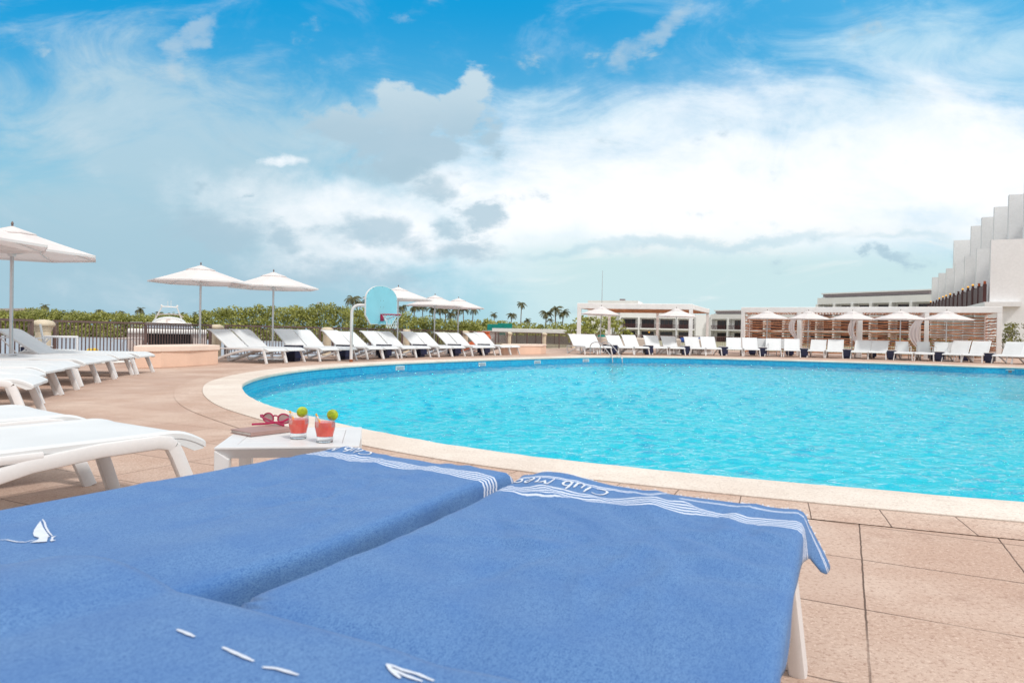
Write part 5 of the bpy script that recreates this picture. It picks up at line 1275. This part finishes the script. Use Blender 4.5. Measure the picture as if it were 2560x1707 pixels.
Q_ = O_ - dA * .0 - dB * .25; t = thing('brown_balustrade', 'brown panelled balustrade with amber lights climbing along the tower', 'balustrade', (Q_.x, Q_.y, 0), math.atan2(dA.y, dA.x)); zt0, zb0 = ZH(2466, 709, 45), ZH(2466, 755, 45)
MB().box((14.5, -.9, zb0 - .16), (30, 2.0, .30)).build('walkway', M['plaster'], t)
for k in range(7):
    x0 = .25 + k * 4.3; MB().box((x0 + 1.95, 0, (zt0 + zb0)/2 - .05), (3.9, .10, zt0 - zb0 - .1)).build('panel', M['brownrail'], t)
    for j in (0, 1.95, 3.9):
        MB().box((x0 + j, 0, (zt0 + zb0)/2), (.16, .2, zt0 - zb0)).build('post', M['brownrail'], t)
        if j < 3.8: 
            lmp = MB().box((x0 + j, 0, zt0 + .10), (.13, .13, .18)).build('post_lamp', M['terracotta'] if k == 0 else M['brownrail'], t)
            if k > 0 and (k + (j > 1)) % 3: MB().ball((x0 + j, 0, zt0 + .235), .075, 6).build('globe', M['amber'], lmp, True)

# ================================================================== SKY, SUN, CAMERA
def world():
    w = bpy.data.worlds.new('World'); sc.world = w; w.use_nodes = True; nt = NT(w.node_tree); bg = w.node_tree.nodes['Background']
    SUN_EL, SUN_AZ = R(52), R(138)                                   # azimuth clockwise from +Y
    sky = nt.new('ShaderNodeTexSky'); sky.sky_type = 'NISHITA'; sky.sun_disc = False; sky.sun_elevation = SUN_EL; sky.sun_rotation = SUN_AZ
    sky.altitude = 0; sky.air_density = 1.0; sky.dust_density = .6; sky.ozone_density = 3.0
    d = coord(nt, 'Generated'); x, y, z = nt.sep(d)
    ay = nt.math('MAXIMUM', nt.math('ABSOLUTE', y), .08); U = nt.math('DIVIDE', x, ay); V = nt.math('DIVIDE', z, ay); uv = nt.comb(U, V, nt.math('SIGN', y))
    conv = lambda px, py: ((px - 1280) / F0, (hz(px) - py) / F0)
    UVREF = [uv]
    def blob(px, py, rx, ry, ang=0, gain=1.0):
        u, v = conv(px, py); mp = nt.new('ShaderNodeMapping', vector_type='TEXTURE'); nt.put(mp.inputs['Vector'], UVREF[0])
        mp.inputs['Location'].default_value = (u, v, 0); mp.inputs['Rotation'].default_value = (0, 0, R(ang)); mp.inputs['Scale'].default_value = (rx / F0, ry / F0, 4)
        flat = nt.scale(mp.outputs[0], (1, 1, 0)); ln = nt.vmath('LENGTH', flat)
        return nt.math('MULTIPLY', nt.ramp(ln, 0, 1, 1, 0), gain)
    def mx(L):
        o = L[0]
        for q in L[1:]: o = nt.math('MAXIMUM', o, q)
        return o
    warp = nt.new('ShaderNodeTexNoise'); nt.put(warp.inputs['Vector'], nt.scale(uv, (1, 1.5, 1))); warp.inputs['Scale'].default_value = 7; warp.inputs['Detail'].default_value = 7; warp.inputs['Roughness'].default_value = .6
    uv0 = uv; uv = nt.vmath('ADD', uv, nt.scale(nt.vmath('SUBTRACT', warp.outputs['Color'], (.5, .5, .5)), (.18, .12, 0)))
    UVREF[0] = uv; uv = uv0
    st = nt.scale(uv0, (1, 1.7, 1)); st3 = nt.scale(uv, (1, 5.0, 1))
    rot = nt.new('ShaderNodeMapping'); nt.put(rot.inputs['Vector'], uv); rot.inputs['Rotation'].default_value = (0, 0, R(-28)); rot.inputs['Scale'].default_value = (1, 2.4, 1)
    nF = nt.noise(st, 7, 9, .62, .4); nW = nt.noise(rot.outputs[0], 4.2, 9, .64, 1.0); nS = nt.noise(st3, 2.6, 7, .6, .5); nB = nt.noise(uv, 2.0, 4, .5); nP = nt.noise(st, 11, 8, .58, .2)
    K = 11.7                                                          # background strength is .1
    col = lambda r, g_, b_, k=1.0: tuple(c * K * k for c in srgb(r, g_, b_)[:3]) + (1,)
    hs = nt.new('ShaderNodeHueSaturation'); hs.inputs['Saturation'].default_value = 1.35; hs.inputs['Hue'].default_value = .478; hs.inputs['Value'].default_value = 1.25; nt.put(hs.inputs['Color'], sky.outputs[0])
    # clear air: deep cyan blue high up
    up_ = nt.ramp(V, .10, .50); clear = nt.mix(up_, col(150, 212, 232), col(14, 162, 226)); right_ = nt.ramp(U, -.05, .75)
    clear = nt.mix(nt.math('MULTIPLY', right_, .55), clear, col(120, 205, 248)); clear = nt.mix(.88, hs.outputs[0], clear)
    c = clear
    # thin veil
    veil = mx([blob(520, 430, 900, 420, -18, .95), blob(250, 620, 800, 360, 0, .9), blob(900, 420, 500, 260, 20, .7), blob(2100, 330, 900, 250, 8, .62), blob(2350, 130, 700, 220, 0, .55), blob(1500, 330, 500, 160, 0, .5)])
    veil = nt.ramp(nt.math('ADD', veil, nt.math('MULTIPLY', nt.math('SUBTRACT', nW, .5), 1.5)), .02, .80)
    c = nt.mix(nt.math('MULTIPLY', veil, .88), c, nt.mix(nt.ramp(U, -.4, .2), col(184, 213, 228), col(196, 229, 246)))
    lowl = nt.math('MULTIPLY', nt.ramp(V, .34, .05), nt.ramp(U, .10, -.45)); c = nt.mix(nt.math('MULTIPLY', lowl, 1.0), c, col(168, 202, 218))
    # white bank
    wh = mx([blob(1750, 520, 1250, 400, 2, 1.25), blob(1350, 520, 560, 290, 8, 1.1), blob(2420, 430, 800, 360, -4, 1.1), blob(900, 560, 560, 190, -3, .95), blob(600, 500, 330, 130, -10, .55), blob(1800, 300, 800, 190, 6, .62), blob(712, 414, 70, 32, 0, .75), blob(1130, 470, 260, 120, 0, .8)])
    whm = nt.ramp(nt.math('ADD', wh, nt.math('MULTIPLY', nt.math('SUBTRACT', nt.math('ADD', nt.math('MULTIPLY', nF, .6), nt.math('MULTIPLY', nW, .4)), .5), 1.4)), -.04, 1.15)
    c = nt.mix(whm, c, col(250, 252, 255, 1.08))
    # low streaks on the right
    sk = nt.math('MULTIPLY', nt.ramp(nS, .46, .62), nt.math('MULTIPLY', nt.ramp(V, .20, .13), nt.ramp(U, -.10, .08)))
    lowr = nt.math('MULTIPLY', nt.ramp(V, .165, .10), nt.ramp(U, -.12, .1)); c = nt.mix(lowr, c, col(205, 232, 236)); c = nt.mix(nt.math('MULTIPLY', sk, .85), c, col(246, 250, 250))
    band = nt.ramp(nt.math('ADD', mx([blob(1780, 612, 640, 34, 5, 1.0), blob(1450, 640, 380, 30, 2, .8), blob(2250, 590, 300, 26, 6, .6)]), nt.math('MULTIPLY', nt.math('SUBTRACT', nS, .5), .6)), .05, 1.0)
    c = nt.mix(nt.math('MULTIPLY', band, .62), c, col(186, 218, 231))
    # grey-blue cumulus
    cu = mx([blob(1160, 270, 130, 130, 0, 1.3), blob(1010, 295, 150, 130, 20, 1.25), blob(880, 325, 230, 95, 8, 1.1), blob(1040, 360, 300, 100, 0, 1.2), blob(1190, 330, 100, 140, 0, 1.0)])
    cum = nt.ramp(nt.math('ADD', cu, nt.math('MULTIPLY', nt.math('SUBTRACT', nP, .5), 2.2)), .28, .74)
    shade = nt.ramp(V, .28, .38); c = nt.mix(nt.math('MULTIPLY', cum, .92), c, nt.mix(shade, col(176, 203, 219), col(205, 224, 234)))
    lo = mx([blob(500, 580, 210, 85, -8, .95), blob(700, 590, 100, 60, 0, .9), blob(900, 560, 230, 70, 0, .95), blob(1090, 480, 170, 70, 10, .95), blob(1200, 540, 90, 40, 0, 1.0), blob(1100, 545, 90, 40, 0, .9), blob(1150, 610, 260, 60, 0, .9), blob(800, 680, 600, 90, 0, .75), blob(1010, 420, 260, 70, 0, .7), blob(490, 470, 70, 26, 20, .8), blob(610, 505, 45, 26, 0, .8),
             blob(2245, 648, 110, 30, -3, 1.0), blob(2165, 642, 50, 20, 0, .9), blob(2395, 636, 80, 50, 25, .95)])
    lom = nt.ramp(nt.math('ADD', lo, nt.math('MULTIPLY', nt.math('SUBTRACT', nP, .5), 2.6)), .18, 1.0)
    c = nt.mix(nt.math('MULTIPLY', lom, .78), c, col(172, 201, 217))
    pk = mx([blob(430, 120, 170, 60, 38, 1.15), blob(385, 175, 90, 60, 40, 1.0), blob(1620, 95, 180, 62, 38, 1.0), blob(1565, 145, 100, 60, 40, .9), blob(990, 48, 90, 34, 0, .6)])
    pkm = nt.ramp(nt.math('ADD', pk, nt.math('MULTIPLY', nt.math('SUBTRACT', nF, .5), 2.4)), .2, 1.0); c = nt.mix(nt.math('MULTIPLY', pkm, .52), c, col(200, 216, 226))
    # overhead and behind the camera: bright broken cloud
    over = nt.ramp(V, .50, .80); back = nt.ramp(y, .05, -.15); ob = nt.math('MAXIMUM', over, back)
    brk = nt.mix(nt.ramp(nB, .22, .44), clear, col(248, 248, 248, .98)); c = nt.mix(ob, c, brk)
    nt.put(bg.inputs['Color'], c); bg.inputs['Strength'].default_value = .1
    ld = bpy.data.lights.new('sun', 'SUN'); ld.energy = 2.5; ld.angle = R(7); ld.color = (1, .955, .90); lo_ = bpy.data.objects.new('sun', ld); COL.objects.link(lo_)
    sd = Vector((math.sin(SUN_AZ) * math.cos(SUN_EL), math.cos(SUN_AZ) * math.cos(SUN_EL), math.sin(SUN_EL))); lo_.rotation_euler = sd.to_track_quat('Z', 'Y').to_euler(); lo_.location = (0, 0, 60)
world()
cd = bpy.data.cameras.new('camera'); cam = bpy.data.objects.new('camera', cd); COL.objects.link(cam); sc.camera = cam
cd.sensor_width = 36; cd.lens = 36 * F0 / W0; cd.clip_start = .02; cd.clip_end = 8000
Mx = Matrix((RGT, UPV, -_f)).transposed().to_4x4(); Mx.translation = EYE; cam.matrix_world = Mx
cd.dof.use_dof = True; cd.dof.focus_distance = 4.6; cd.dof.aperture_fstop = 6.3
vs = sc.view_settings; vs.view_transform = 'Standard'; vs.look = 'None'; vs.gamma = 1; vs.exposure = -.22; vs.use_curve_mapping = False
sc.render.engine = 'CYCLES'; sc.cycles.use_denoising = True; sc.cycles.max_bounces = 10; sc.cycles.transparent_max_bounces = 16; sc.cycles.transmission_bounces = 8; sc.cycles.caustics_reflective = False; sc.cycles.caustics_refractive = False
sc.cycles.sample_clamp_indirect = 6
